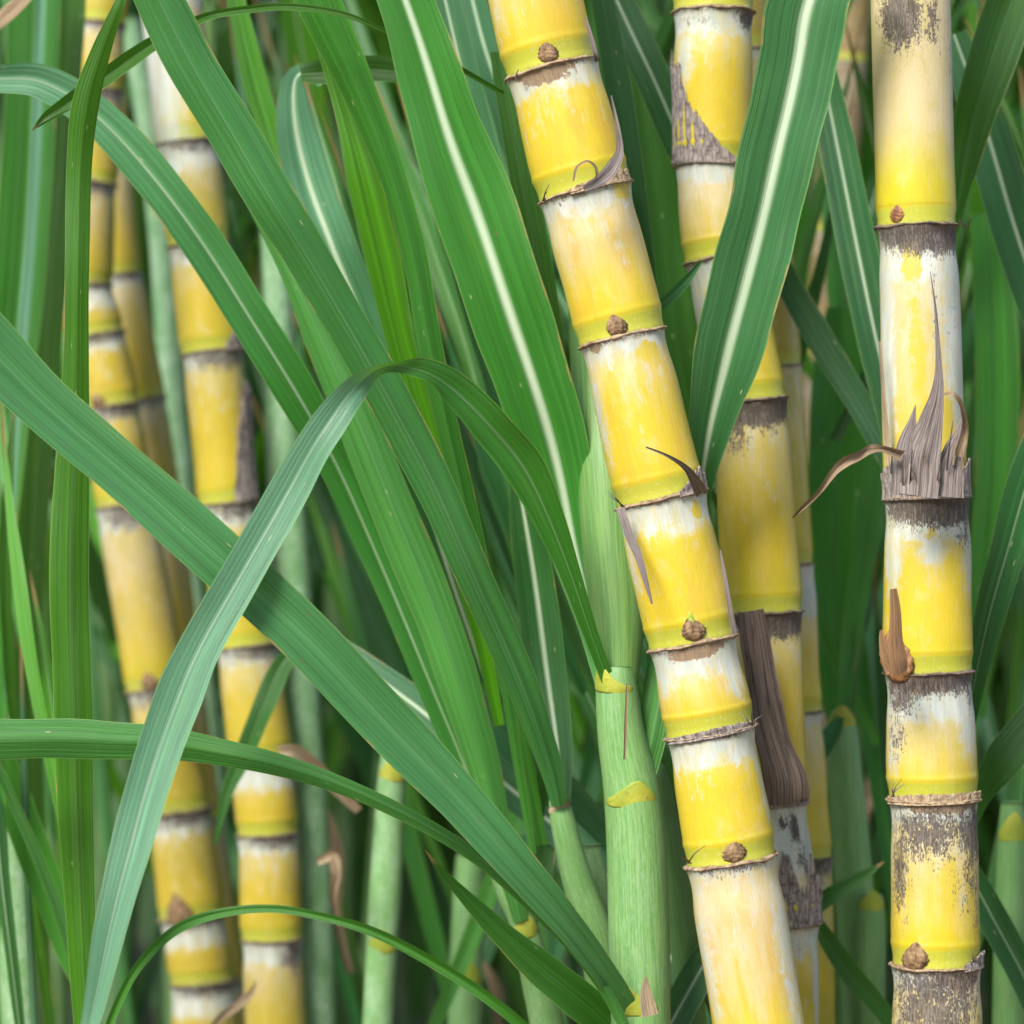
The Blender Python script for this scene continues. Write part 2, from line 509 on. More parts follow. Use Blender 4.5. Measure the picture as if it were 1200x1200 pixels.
def blade(pts, tone=0.4, lum=1.0, pale=0.0, rib=0.5, fold=14, name="leaf", parent=None, label=None,
          group=None, mat=None, ripple=0.0018, per=9, curl=0.0, side=0, flat=1.0):
    """pts: (px, py, depth, width px[, roll deg[, pale]]) along a blade"""
    q = []
    for p in pts:
        p = tuple(p)
        if len(p) < 5:
            p += (side,)
        if len(p) < 6:
            p += (pale,)
        q.append(p)
    q = cr(q, per)
    wz = len(BL) * 5.3
    BL.append(0)
    wob = lambda i, a, b: noise.noise(Vector((i * a / per, wz, b)))
    tipd = [max(0.0, 1 - p[3] / 9.0) if pts[0][3] <= 1.5 and i < len(q) * .25 else 0.0 for i, p in enumerate(q)]
    q = [(p[0] + wob(i, .6, 0) * .05 * p[3], p[1] + wob(i, .6, 3) * .05 * p[3], p[2], p[3] * (1 + .07 * wob(i, 1.1, 6)), p[4] + 9 * wob(i, .8, 9), p[5]) for i, p in enumerate(q)]
    C = [P(p[0], p[1], p[2]) for p in q]
    n = len(C)
    HW, WD, ND = [], [], []
    fo = math.radians(fold)
    for i in range(n):
        T = (C[min(i + 1, n - 1)] - C[max(i - 1, 0)]).normalized()
        v = (C[i] - CAM).normalized()
        w = T.cross(v).normalized()
        nn = w.cross(T).normalized()
        if nn.dot(v) > 0:
            nn = -nn
        r = math.radians(q[i][4])
        w2 = w * math.cos(r) + nn * math.sin(r)
        n2 = nn * math.cos(r) - w * math.sin(r)
        HW.append(max(q[i][3], 0.3) * 0.5 * S(q[i][2]) / max(math.cos(r), 0.4) / math.cos(fo))
        WD.append(w2)
        ND.append(n2 * (1 if fold >= 0 else 1))
    sd_ = nseed()
    V, F, UV = ribbon(C, HW, WD, ND, fo, 11, ripple, sd_, curl)
    pl = [max(0.0, min(1.0, q[i // 11][5])) for i in range(len(V))]
    o = make(name, V, F, mat or M_LEAF, parent, origin=C[-1], uv=UV,
             attrs=dict(tone=tone, lum=lum, pale=pl, rib=rib, seed=sd_, tipd=[tipd[i // 11] for i in range(len(V))]))
    if parent is None:
        tag(o, label, "leaf" if mat is None else "dry leaf", group)
    return o


# ------------------------------------------------------------------ yellow canes
def frame_at(axis):
    a = axis.normalized()
    e2 = (Vector((0, -1, 0)) - a * Vector((0, -1, 0)).dot(a)).normalized()   # towards the camera
    e1 = e2.cross(a).normalized()
    if e1.x < 0:
        e1 = -e1
    return e1, e2


class Cane:
    pass


DEF = dict(wax=0.45, green=0.0, cream=0.45, orange=0.25, dull=0.0, scar=0.0, mould=[], dark=False)


def cane(label, nodes, depth, specs, name="sugarcane_stalk", group=None, seed=1, tall=1.45, gap=None, first=0, res=1.0,
         default=None, cat="sugarcane"):
    """nodes: (px, py, width px[, depth]) from top to bottom; specs[i] describes the internode BELOW node i"""
    rnd = random.Random(seed)
    N = []
    for p in nodes:
        d = p[3] if len(p) > 3 else depth
        N.append((P(p[0], p[1], d), p[2] * 0.5 * S(d)))
    nin = len(N)
    # carry the stalk up beyond the frame and down into the ground
    up = N[0][0] - N[1][0]
    gp = gap or 0.085
    top = []
    dirn = up.normalized()
    c, r = N[0]
    while c.z < tall:
        dirn = (dirn + Vector((rnd.uniform(-.02, .02), rnd.uniform(-.02, .02), 0.06))).normalized()
        c = c + dirn * gp * rnd.uniform(.9, 1.15)
        top.append((c.copy(), r))
    dirn = (N[-1][0] - N[-2][0]).normalized()
    c, r = N[-1]
    bot = []
    while c.z > -0.05:
        dirn = (dirn + Vector((rnd.uniform(-.02, .02), rnd.uniform(-.02, .02), -0.10))).normalized()
        c = c + dirn * gp * rnd.uniform(.9, 1.1)
        bot.append((c.copy(), r * 1.02))
    off = len(top)
    N = top[::-1] + N + bot
    root = thing(name, (N[-1][0].x, N[-1][0].y, 0.0), label, cat, group)
    K = Cane()
    K.root, K.N, K.off = root, N, off
    n = len(N)
    AX = []
    for i in range(n):
        AX.append((N[max(i - 1, 0)][0] - N[min(i + 1, n - 1)][0]).normalized())   # pointing up
    K.AX = AX
    s0 = rnd.uniform(0, 50)
    for i in range(n - 1):
        sp = dict(DEF)
        sp.update(default or {})
        sp.update(specs.get(i - off, {}))
        inview = (-1 <= i - off <= nin)
        NA, NV = (int(72 * res), int(44 * res)) if inview else (28, 12)
        (c0, r0), (c1, r1) = N[i], N[i + 1]
        L = (c1 - c0).length
        R = (r0 + r1) / 2
        V, F = [], []
        at = {a: [] for a in ("frac", "vt", "vb", "p_mould", "p_scar", "p_wax", "p_bare")}
        cy = []
        eb = math.radians(rnd.uniform(0, 360))
        bul = rnd.uniform(-.01, .015)
        wst = rnd.uniform(0, .025)
        ebx = rnd.uniform(-.02, .02)
        for a in range(NV + 1):
            f = a / NV
            c = c0.lerp(c1, f)
            ax = AX[i].lerp(AX[i + 1], f).normalized()
            e1, e2 = frame_at(ax)
            r = r0 + (r1 - r0) * f
            vt_, vb_ = f * L / R, (1 - f) * L / R
            pr = 1.0 + 0.040 * math.exp(-vt_ / 0.12) - (0.030 + wst) * math.exp(-((vt_ - .50) / .45) ** 2) + (bul + .008) * math.sin(f * math.pi)
            pr += 0.020 * math.exp(-((vb_ - 0.50) / 0.07) ** 2) - 0.020 * math.exp(-((vb_ - 0.18) / 0.14) ** 2)
            pr += 0.020 * math.exp(-((vb_ - .75) / .5) ** 2)
            for b in range(NA):
                th = 2 * math.pi * b / NA
                dd = e1 * math.sin(th) + e2 * math.cos(th)
                el = 1 + 0.018 * math.cos(2 * th + eb) + 0.006 * noise.noise(Vector((math.sin(th) * 2, math.cos(th) * 2, f * 3 + i))) + ebx * math.sin(th) * math.sin(f * math.pi * 2)
                V.append(c + dd * (r * pr * el))
                at["frac"].append(f)
                at["vt"].append(vt_)
                at["vb"].append(vb_)
                deg = math.degrees(th)
                if deg > 180:
                    deg -= 360
                acc = dict(m=0.0, s=0.0, w=0.0, y=0.0)
                for (ty, pa, pf, ra, rf, st) in sp["mould"]:
                    dx = (deg - pa)
                    if dx > 180:
                        dx -= 360
                    if dx < -180:
                        dx += 360
                    g = (dx / (ra * (1.2 if ty == 'm' else 1))) ** 2 + ((f - pf) / (rf * (1.35 if ty == 'm' else 1))) ** 2
                    acc[ty] = max(acc[ty], st * math.exp(-g * 0.9))
                for key, q in (("p_mould", "m"), ("p_scar", "s"), ("p_wax", "w"), ("p_bare", "y")):
                    at[key].append(acc[q])
                cy.append((math.sin(th) + s0, math.cos(th), -f * L / R + i * 7.3))
        for a in range(NV):
            for b in range(NA):
                b2 = (b + 1) % NA
                F.append((a * NA + b, a * NA + b2, (a + 1) * NA + b2, (a + 1) * NA + b))
        for key in ("wax", "green", "cream", "orange", "dull", "scar"):
            at[key] = sp[key]
        make("internode", V, F, M_CANE, root, attrs=at, vecs={"cyl": cy})
        # leaf scar: thin flared ragged ring over the joint
        ringmesh(root, N[i][0], AX[i], N[i][1], rnd, sp["dark"], int((84 if inview else 24) * res) or 12)
    for idx, bd in (specs.get("buds") or {}).items():
        bud(K, idx, **bd)
    return K


def ringmesh(root, c, ax, r, rnd, dark, NA):
    e1, e2 = frame_at(ax)
    prof = [(1.000, 0.075), (1.045, 0.050), (1.085, 0.028), (1.105, -0.005), (1.085, -0.030), (1.030, -0.055), (0.995, -0.075)]
    V, F = [], []
    sd_ = rnd.uniform(0, 90)
    for b in range(NA):
        th = 2 * math.pi * b / NA
        dd = e1 * math.sin(th) + e2 * math.cos(th)
        q = Vector((math.sin(th) * 2.2 + sd_, math.cos(th) * 2.2, sd_))
        wob = noise.noise(q) * 0.035
        rag = noise.noise(q * 4.5) * 0.5 + noise.noise(q * 11) * 0.35
        th_ = 0.62 + 0.45 * noise.noise(q * 1.6 + Vector((9, 2, 1)))
        for kk, (pr, pz) in enumerate(prof):
            rr = 1 + (pr - 1) * max(0.25, 0.75 + 0.7 * rag) if pr > 1 else pr
            zz = pz * max(0.25, th_) * (1 + 0.7 * rag) + wob
            V.append(c + dd * r * rr + ax * r * zz)
    m = len(prof)
    for b in range(NA):
        b2 = (b + 1) % NA
        for kk in range(m - 1):
            F.append((b * m + kk, b2 * m + kk, b2 * m + kk + 1, b * m + kk + 1))
    return make("leaf_scar", V, F, M_RINGD if dark else M_RING, root)


def bud(K, idx, a=0, size=0.30, tip=0.0, mat=None, lift=0.25, green=False, lean=0.0):
    """a pointed scaly bud sitting just above node idx"""
    c, r = K.N[idx + K.off]
    ax = K.AX[idx + K.off]
    e1, e2 = frame_at(ax)
    th = math.radians(a)
    out = e1 * math.sin(th) + e2 * math.cos(th)
    sd_ = e1 * math.cos(th) - e2 * math.sin(th)
    base = c + out * r * 0.97 + ax * r * (lift)
    V, F = [], []
    NA, NV = 28, 22
    hgt, wid, dep = size * r * (1.15 + tip), size * r * (0.84 + .14 * math.sin(idx * 2.3 + c.x * 40)), size * r * 0.46
    for i in range(NV + 1):
        f = i / NV
        z = -0.75 + 1.75 * f
        if z < 0:
            pr = math.sqrt(max(0, 1 - (z / 0.75) ** 2))
        else:
            pr = (1 - z ** 1.7) ** (0.80 + tip * 0.5) * (1 - 0.18 * z)
        for j in range(NA):
            t = 2 * math.pi * j / NA
            scl = 1 + 0.06 * math.sin(z * 21 + 4.5 * abs(math.sin(t * 1.5 + .6))) + 0.05 * math.sin(11 * t + 2 + 3 * z) + 0.05 * noise.noise(Vector((math.cos(t) * 3, math.sin(t) * 3, z * 4 + a)))
            V.append(base + sd_ * (wid * pr * scl * math.cos(t) + (lean + .35 * math.sin(idx * 1.7 + c.x * 90)) * z * wid * .6) + ax * (hgt * z) + out * (dep * pr * scl * math.sin(t) + dep * 0.25 * max(0, z)))
    for i in range(NV):
        for j in range(NA):
            j2 = (j + 1) % NA
            F.append((i * NA + j, i * NA + j2, (i + 1) * NA + j2, (i + 1) * NA + j))
    o = make("bud", V, F, mat or M_BUD, K.root)
    if green:
        V2, F2 = [], []
        for i in range(9):
            f = i / 8
            for j in range(10):
                t = 2 * math.pi * j / 10
                pr = (1 - f) ** 0.8
                V2.append(base + ax * (hgt * (0.42 + 1.15 * f)) + sd_ * (wid * .42 * pr * math.cos(t)) + out * (dep * .55 * pr * math.sin(t) + dep * .25))
        for i in range(8):
            for j in range(10):
                j2 = (j + 1) % 10
                F2.append((i * 10 + j, i * 10 + j2, (i + 1) * 10 + j2, (i + 1) * 10 + j))
        make("green_tip", V2, F2, M_BUDTIP, o)
    return o


def sheath(K, idx, prof, flare=0.10, mat=None, na=None, seed=0, drop=0.04, name="dry_sheath", rag=0.10):
    """torn dry leaf sheath standing up from node idx; prof: (angle deg, height in radii) polyline"""
    c, r = K.N[idx + K.off]
    cu = K.N[idx + K.off - 1][0]
    cl_ax = (cu - c).normalized()
    e1, e2 = frame_at(cl_ax)
    a0, a1 = prof[0][0], prof[-1][0]
    na = na or max(12, int((a1 - a0) * 0.7))
    NV = 18
    V, F, UV = [], [], []
    for b in range(na + 1):
        a = a0 + (a1 - a0) * b / na
        for (x0, h0), (x1, h1) in zip(prof, prof[1:]):
            if x0 <= a <= x1 + 1e-6:
                hh = h0 + (h1 - h0) * (a - x0) / max(x1 - x0, 1e-6)
                break
        hh *= 1 + rag * 3 * noise.noise(Vector((a * 0.35, seed, 0))) + rag * 2 * noise.noise(Vector((a * 1.3, seed, 4)))
        hh = max(hh, 0.03)
        th = math.radians(a)
        dd = e1 * math.sin(th) + e2 * math.cos(th)
        for v in range(NV + 1):
            f = v / NV
            z = -drop + (hh + drop) * f
            fold_ = 0.018 * math.sin(a * 0.42 + seed + 2.0 * f) * (0.4 + f) + 0.02 * noise.noise(Vector((a * .12, f * 2, seed)))
            rr = 1.055 + fold_ + flare * f * f * min(1, hh) + 0.03 * math.exp(-f * 10)
            V.append(c + dd * (r * rr) + cl_ax * (r * z))
            UV.append((a / 90.0, z * 0.6))
    m = NV + 1
    for b in range(na):
        for v in range(NV):
            F.append((b * m + v, (b + 1) * m + v, (b + 1) * m + v + 1, b * m + v + 1))
    o = make(name, V, F, mat or M_DRY, K.root, uv=UV, attrs=dict(seed=float(seed)))
    sm = o.modifiers.new("thickness", 'SOLIDIFY')
    sm.thickness = 0.0006
    return o


def strip(K, pts, mat=None, name="dry_sheath", fold=25, **kw):
    return blade(pts, name=name, parent=K.root if K else None, mat=mat or M_DRY, fold=fold, ripple=0.002, **kw)


# ------------------------------------------------------------------ green shoots
def shoot_stem(root, path, tone=0.5, pale=0.4, lum=1.0, name="stem", na=40, sec=None, per=8):
    q = cr([tuple(p) for p in path], per)
    C = [P(p[0], p[1], p[2]) for p in q]
    R = [p[3] * 0.5 * S(p[2]) for p in q]
    if C[-1].z > 0:                                  # down to the ground
        d = (C[-1] - C[-3]).normalized()
        c = C[-1]
        while c.z > -0.03:
            d = (d + Vector((0, 0, -0.08))).normalized()
            c = c + d * 0.05
            C.append(c.copy())
            R.append(R[-1])
    return tube(root, C, R, name, M_SHOOT, na, dict(tone=tone, pale=pale, lum=lum))


def tube(root, C, R, name, mat, na, attrs, cap=True):
    V, F, cy = [], [], []
    n = len(C)
    s = random.random() * 0 + nseed()
    ln = 0
    Rm = max(R)
    for i in range(n):
        ax = (C[max(i - 1, 0)] - C[min(i + 1, n - 1)]).normalized()
        e1, e2 = frame_at(ax)
        if i:
            ln += (C[i] - C[i - 1]).length
        for b in range(na):
            th = 2 * math.pi * b / na
            V.append(C[i] + (e1 * math.sin(th) + e2 * math.cos(th)) * R[i] * (1 + 0.012 * math.sin(3 * th + s)))
            cy.append((math.sin(th) + s, math.cos(th), ln / Rm))
    for i in range(n - 1):
        for b in range(na):
            b2 = (b + 1) % na
            F.append((i * na + b, i * na + b2, (i + 1) * na + b2, (i + 1) * na + b))
    if cap:
        F.append(tuple(range(na)))
    return make(name, V, F, mat, root, origin=C[-1], attrs=attrs, vecs={"cyl": cy})


def collar(root, px, py, d, w, h, tilt=0, peak=0.0, mat=None, a0=-78, a1=78):
    """wedge-shaped dewlap hugging a stem: stem centre px, stem width w, height h, peak -1..1 across, angles a0..a1"""
    c = P(px, py, d)
    s = S(d)
    V, F = [], []
    NA, NV = 30, 12
    R = w * 0.5 * s
    tl = math.radians(tilt)
    for i in range(NA + 1):
        x = -1 + 2 * i / NA
        th = math.radians(a0 + (a1 - a0) * i / NA)
        e = 1 - abs(x) ** 4
        top = h * s * (0.12 + 0.74 * math.exp(-((x - peak) / 0.55) ** 2)) * (1 + 0.12 * noise.noise(Vector((x * 3, px, 0)))) * (0.3 + 0.7 * e)
        botm = -h * s * 0.30 * (0.5 + 0.5 * e)
        for j in range(NV + 1):
            f = j / NV
            z = botm + (top - botm) * f
            bulge = 0.995 + 0.060 * f * e + 0.030 * math.sin(f * math.pi) * e + 0.012 * noise.noise(Vector((x * 4, f * 4, px)))
            lx, lz = R * math.sin(th) * bulge, z + math.tan(tl) * R * math.sin(th)
            V.append(c + Vector((lx, -R * math.cos(th) * bulge, lz)))
    m = NV + 1
    for i in range(NA):
        for j in range(NV):
            F.append((i * m + j, (i + 1) * m + j, (i + 1) * m + j + 1, i * m + j + 1))
    o = make("collar", V, F, mat or M_COLLAR, root)
    sm = o.modifiers.new("thickness", 'SOLIDIFY')
    sm.thickness = 0.0008
    sm.offset = -1
    return o


# ================================================================== SETTING
gs = 60
V, F = [], []
for i in range(gs + 1):
    for j in range(gs + 1):
        x, y = -60 + 120 * i / gs, -20 + 140 * j / gs
        V.append((x, y, 0.04 * noise.noise(Vector((x * .2, y * .2, 0)))))
for i in range(gs):
    for j in range(gs):
        a = i * (gs + 1) + j
        F.append((a, a + gs + 1, a + gs + 2, a + 1))
tag(make("ground", V, F, M_SOIL, origin=(0, 0, 0)), "brown soil strewn with dry cane litter", "ground", kind="structure")

# ================================================================== YELLOW CANES
A = cane("thick bright yellow sugarcane leaning in front of the other canes, white wax bands",
         [(610, -75, 112), (647, 82, 107), (686, 226, 108), (729, 396, 101), (775, 585, 106), (812, 753, 103), (833, 858, 105), (857, 1008, 107), (896, 1240, 103)],
         1.50,
         {-1: dict(cream=.6, wax=.3),
          0: dict(wax=0.0, cream=.55, orange=.35, mould=[('w', -60, .5, 30, .5, .5)]),
          1: dict(wax=.55, cream=.0, orange=.5, mould=[('s', -14, .03, 40, .12, 1.1), ('s', -52, .02, 16, .05, .9)]),
          2: dict(wax=.50, cream=.62, orange=.5, mould=[('w', 0, .10, 50, .12, .8), ('y', 52, .05, 20, .1, .9), ('m', -40, .05, 12, .03, .4), ('w', 25, .45, 14, .22, .5)]),
          3: dict(wax=.50, cream=.30, orange=.5, mould=[('s', -45, .025, 14, .045, 1.0), ('y', 28, .13, 22, .09, .9), ('w', -70, .45, 22, .45, .7)]),
          4: dict(wax=.75, cream=.0, orange=.35, mould=[('y', -45, .26, 14, .06, .7), ('y', 45, .12, 12, .08, .8), ('w', -70, .4, 18, .4, .7), ('w', 20, .2, 30, .1, .9)]),
          5: dict(wax=.75, cream=.6, orange=.6, mould=[('s', 0, .05, 45, .13, 1.1), ('w', 50, .35, 25, .4, .9), ('w', -55, .25, 30, .3, .9)]),
          6: dict(wax=.70, cream=.05, orange=.15, mould=[('m', 20, .02, 20, .03, .7), ('w', -30, .2, 30, .06, 1), ('w', 70, .4, 16, .5, .8)]),
          7: dict(wax=.25, cream=.85, orange=.55, mould=[('w', 60, .5, 30, .7, .75), ('w', -62, .45, 26, .6, .65), ('m', 0, .03, 60, .035, .5)]),
          "buds": {1: dict(a=-3, size=.26, lift=.24), 3: dict(a=-6, size=.27, lift=.24),
                   5: dict(a=1, size=.29, lift=.32, green=True), 7: dict(a=2, size=.27, lift=.28)}},
         seed=11)

B = cane("yellow sugarcane with torn grey sheath, half hidden behind the leaf with a bright white midrib",
         [(836, -90, 92), (836, 15, 94), (835, 194, 88), (845, 303, 88), (880, 470, 84), (893, 718, 92), (899, 940, 92), (916, 1082, 90), (915, 1235, 88)],
         1.60,
         {0: dict(cream=.1, wax=.3, green=.15),
          1: dict(wax=.75, cream=.25, green=.15, mould=[('m', 60, .05, 24, .07, 1.0), ('m', -40, .08, 50, .07, .42), ('w', -50, .3, 25, .25, .8)]),
          2: dict(wax=.5, cream=.95, green=.1, mould=[('w', 0, .12, 60, .14, .9)]),
          3: dict(wax=.9, cream=.2, green=.35, mould=[('w', -70, .3, 40, .5, .9)]),
          4: dict(wax=.3, cream=.35, green=.25, mould=[('m', 10, .02, 80, .075, 1.6), ('m', -30, .12, 25, .12, .68), ('m', 20, .10, 20, .08, .68)], dark=True),
          5: dict(wax=.5, cream=.3, green=.2, mould=[('m', 30, .02, 70, .08, 1.5)], dark=True),
          6: dict(wax=1.4, cream=.9, mould=[('m', 15, .15, 8, .06, .9), ('m', 35, .2, 9, .12, .9), ('m', 40, .5, 25, .2, .55), ('w', 30, .3, 60, .5, 1)]),
          7: dict(wax=.8, cream=.3, green=.8, mould=[('m', 20, .15, 40, .1, .4), ('w', 65, .4, 18, .6, .9)]),
          "buds": {}},
         seed=23)

C = cane("slim olive yellow sugarcane peeping out behind the one with the torn grey sheath",
         [(862, -120, 66), (873, 60, 66), (892, 250, 66), (907, 430, 66), (921, 662, 64), (930, 835, 66), (942, 1005, 66), (945, 1230, 66)],
         1.72,
         {0: dict(dull=.55), 1: dict(dull=.45), 2: dict(dull=.35), 3: dict(green=.8, wax=.2), 4: dict(wax=2.0, cream=.7, green=.3),
          5: dict(green=.4, dark=True), 6: dict(green=.8, dark=True, mould=[('m', 0, .03, 90, .08, .9)])},
         default=dict(green=.35), seed=31, res=.7)

Dc = cane("upright sugarcane with grey mould patches and a torn dry sheath at mid height",
          [(1062, -190, 92), (1074, 266, 92), (1086, 583, 97), (1088, 788, 101), (1094, 936, 104), (1097, 1130, 103), (1099, 1310, 104)],
          1.52,
          {0: dict(wax=.3, cream=1.35, orange=.10, dull=.0, mould=[('m', -22, .47, 34, .075, .95), ('m', 25, .49, 14, .07, .7), ('y', -5, .42, 20, .05, .8), ('m', 60, .62, 30, .18, .34), ('w', 70, .7, 20, .4, .5)]),
           1: dict(wax=1.5, cream=.85, orange=.02, mould=[('m', 20, .02, 80, .065, 1.5), ('m', -50, .03, 30, .05, 1.1), ('y', -18, .14, 16, .10, 1.0), ('y', -12, .45, 16, .3, .70), ('y', 10, .75, 40, .18, .8), ('m', 15, .3, 6, .18, .45), ('m', 50, .35, 22, .25, .30), ('w', 55, .4, 34, .5, 1.0), ('w', -65, .4, 24, .6, 1.0), ('w', 18, .3, 14, .25, .7)], dark=True),
           2: dict(wax=1.1, cream=.25, orange=.0, mould=[('m', 15, .02, 75, .105, 1.55), ('m', -50, .06, 34, .09, .85), ('m', 55, .16, 26, .15, .66), ('y', -30, .42, 14, .10, .9), ('y', 25, .40, 14, .10, .9), ('y', 0, .2, 20, .06, .6), ('w', -62, .3, 24, .3, 1), ('w', 66, .3, 24, .35, .8), ('w', 0, .3, 30, .12, .8), ('w', 0, .16, 80, .10, .9)]),
           3: dict(wax=1.1, cream=.85, green=.25, orange=.0, mould=[('s', -20, .03, 60, .12, 1.1), ('m', 10, .04, 70, .10, 1.1), ('m', -50, .12, 30, .22, .80), ('m', -58, .5, 22, .2, .55), ('m', 62, .1, 14, .25, .6), ('w', 55, .35, 30, .4, .9), ('w', -65, .5, 22, .5, .7)], dark=True),
           4: dict(wax=.6, cream=.7, green=.3, orange=.2, mould=[('m', -20, .18, 60, .16, .80), ('m', 55, .2, 40, .18, .85), ('m', -62, .4, 22, .3, .70), ('m', 44, .45, 30, .22, .56), ('s', 10, .02, 70, .06, .9), ('w', 20, .55, 30, .15, .6), ('m', 60, .66, 22, .25, .45), ('y', 12, .5, 20, .25, .8), ('s', -20, .03, 40, .05, .8)]),
           5: dict(wax=.5, cream=.7, green=.3, mould=[('m', -10, .2, 80, .35, .80), ('s', 30, .05, 40, .1, 1.0)]),
           "buds": {1: dict(a=-36, size=.27, lift=.26, mat=M_BUDR), 5: dict(a=-36, size=.34, lift=.26), 3: dict(a=-55, size=.55, lift=.36, mat=M_BUDR, tip=.2)}},
          default=dict(green=.15, orange=.0), seed=47)

E = cane("soft yellow sugarcane with white bands crossed by two long green leaves",
         [(188, -110, 72), (219, 168, 74), (233, 287, 72), (249, 413, 72), (267, 590, 70), (290, 757, 72), (306, 888, 74), (314, 977, 72), (319, 1100, 70), (325, 1260, 70)],
         1.95,
         {0: dict(wax=3.4, cream=1.4, green=.25, mould=[('w', -40, .5, 70, .8, 1)]), 1: dict(wax=1.0, cream=.6, green=.5), 2: dict(cream=.3), 3: dict(wax=.5, cream=.2), 4: dict(wax=.9, cream=.2),
          5: dict(wax=.6, cream=.4), 6: dict(wax=1.0, cream=.4, green=.2), 7: dict(wax=.6, cream=.4), 8: dict(wax=.8, cream=.5, mould=[('m', 50, .1, 30, .15, .8)])},
         default=dict(orange=.0, wax=.7, cream=.6, green=.4, dull=.20, dark=True, mould=[('m', 30, .04, 80, .10, .74), ('m', 55, .5, 30, .4, .38)]), seed=53, res=.7)
sheath(E, 4, [(20, .3), (35, 2.2), (60, 3.8), (95, 3.6)], seed=2, mat=M_DRY)
sheath(E, 3, [(30, .1), (60, .8), (95, 1.0)], seed=4)

G = cane("wide soft yellow sugarcane standing beside the bright vertical leaf",
         [(128, -90, 58), (118, 28, 58), (114, 105, 60), (106, 215, 62), (98, 335, 66), (112, 395, 68), (131, 477, 66), (147, 592, 68), (184, 806, 72), (211, 950, 74), (225, 1074, 76), (238, 1150, 76), (244, 1250, 76)],
         2.06,
         {0: dict(wax=.8, mould=[('m', 0, .3, 60, .3, .5)]), 2: dict(wax=.5), 4: dict(wax=.9), 5: dict(wax=.6, cream=.1), 6: dict(cream=.2), 7: dict(wax=.9, cream=.75), 8: dict(cream=.3), 9: dict(cream=.3, wax=.7), 10: dict(wax=.9, cream=.3), 11: dict(wax=1.0, cream=.3, green=.3),
          "buds": {8: dict(a=-5, size=.3), 10: dict(a=-15, size=.42, tip=.4), 6: dict(a=-20, size=.3)}},
         default=dict(orange=.0, cream=.55, green=.5, dull=.30, dark=True, mould=[('m', 20, .04, 80, .11, .78), ('m', 55, .5, 30, .4, .42), ('m', 0, .97, 90, .05, .5)]), seed=61, res=.7)

Fc = cane("slim soft yellow sugarcane between the two wider yellow ones, leaning right",
          [(112, -60, 46), (121, 60, 46), (129, 190, 47), (143, 322, 48), (171, 468, 48), (192, 610, 48), (212, 790, 50), (235, 960, 50), (262, 1150, 50), (275, 1290, 50)],
          2.14,
          {2: dict(cream=.6), 3: dict(wax=.7, cream=.4)},
          default=dict(orange=.0, green=.35, cream=.5, dull=.30, dark=True, mould=[('m', 20, .03, 80, .06, .66)]), seed=67, res=.7)

H1 = cane("dull brown old sugarcane far behind the leaf with a bright white midrib",
          [(1006, -90, 46), (993, 75, 46), (975, 275, 46), (962, 420, 44), (955, 620, 44), (950, 820, 44), (948, 1050, 44)],
          2.25, {}, default=dict(dull=1.0, wax=.2, mould=[('m', 0, .3, 80, .4, .55)], dark=True), seed=71, res=.6)

# torn dry sheaths, fibres and husks on the near canes
sheath(B, 2, [(-120, 2.7), (-75, 2.6), (-55, 2.35), (-40, 1.45), (-22, 1.15), (-6, .75), (10, .38), (32, .12), (60, .05)], seed=5, flare=.06, rag=.075)
sheath(B, 7, [(-30, .5), (0, 1.5), (14, 1.9), (26, .8), (40, .9), (48, 1.7), (60, 1.2), (85, .6)], seed=9, flare=.12)
strip(B, [(880, 716, 1.545, 30), (886, 760, 1.545, 36), (896, 820, 1.545, 38, 12), (908, 870, 1.545, 42, -8), (920, 915, 1.546, 50), (921, 944, 1.55, 52)], M_DRYD, fold=-14)
sheath(B, 6, [(-60, .1), (0, .15), (40, .4), (90, .3)], seed=12, flare=.05)
sheath(Dc, 2, [(-110, .5), (-75, .72), (-58, .95), (-44, .98), (-30, .80), (-15, .55), (10, .42), (24, .40), (40, .55), (60, .80), (80, .9), (110, .8)], seed=7, flare=.02, rag=.035)
strip(Dc, [(1090, 318, 1.472, .6), (1096, 360, 1.470, 3), (1099, 405, 1.467, 6), (1100, 440, 1.465, 10), (1097, 468, 1.464, 18), (1090, 496, 1.464, 30), (1083, 524, 1.465, 40), (1078, 552, 1.466, 46), (1076, 580, 1.466, 46)], fold=-10)
strip(Dc, [(1073, 474, 1.470, 1), (1069, 494, 1.467, 10), (1064, 520, 1.467, 24), (1062, 550, 1.468, 34), (1062, 580, 1.468, 36)], fold=-8)
strip(Dc, [(1128, 488, 1.476, 1), (1124, 506, 1.472, 12), (1118, 530, 1.470, 26), (1112, 556, 1.470, 36), (1110, 582, 1.470, 38)], fold=-10)
strip(Dc, [(1106, 462, 1.455, 3), (1118, 462, 1.45, 5), (1128, 478, 1.455, 6), (1131, 505, 1.465, 8), (1124, 535, 1.468, 14)], M_STRAW)
strip(Dc, [(1031, 400, 1.50, 3), (1036, 470, 1.50, 5), (1040, 520, 1.50, 7), (1044, 545, 1.49, 10)], M_STRAW)
strip(Dc, [(929, 607, 1.47, 1), (942, 594, 1.465, 5), (960, 574, 1.46, 7, 20), (978, 553, 1.456, 9, -10), (990, 541, 1.455, 13, 10), (1003, 533, 1.455, 11, 30), (1020, 528, 1.458, 10, -20), (1038, 527, 1.462, 8), (1056, 534, 1.466, 14)], M_STRAW, fold=30)
strip(Dc, [(1047, 690, 1.46, 8), (1049, 715, 1.46, 13), (1050, 745, 1.460, 16), (1052, 772, 1.460, 21), (1055, 790, 1.462, 18)], M_HUSK, name="bud_husk", fold=-38)
strip(Dc, [(1033, 738, 1.475, 4), (1034, 752, 1.472, 8), (1040, 772, 1.468, 16), (1046, 788, 1.466, 16)], M_HUSK, name="bud_husk", fold=-30)
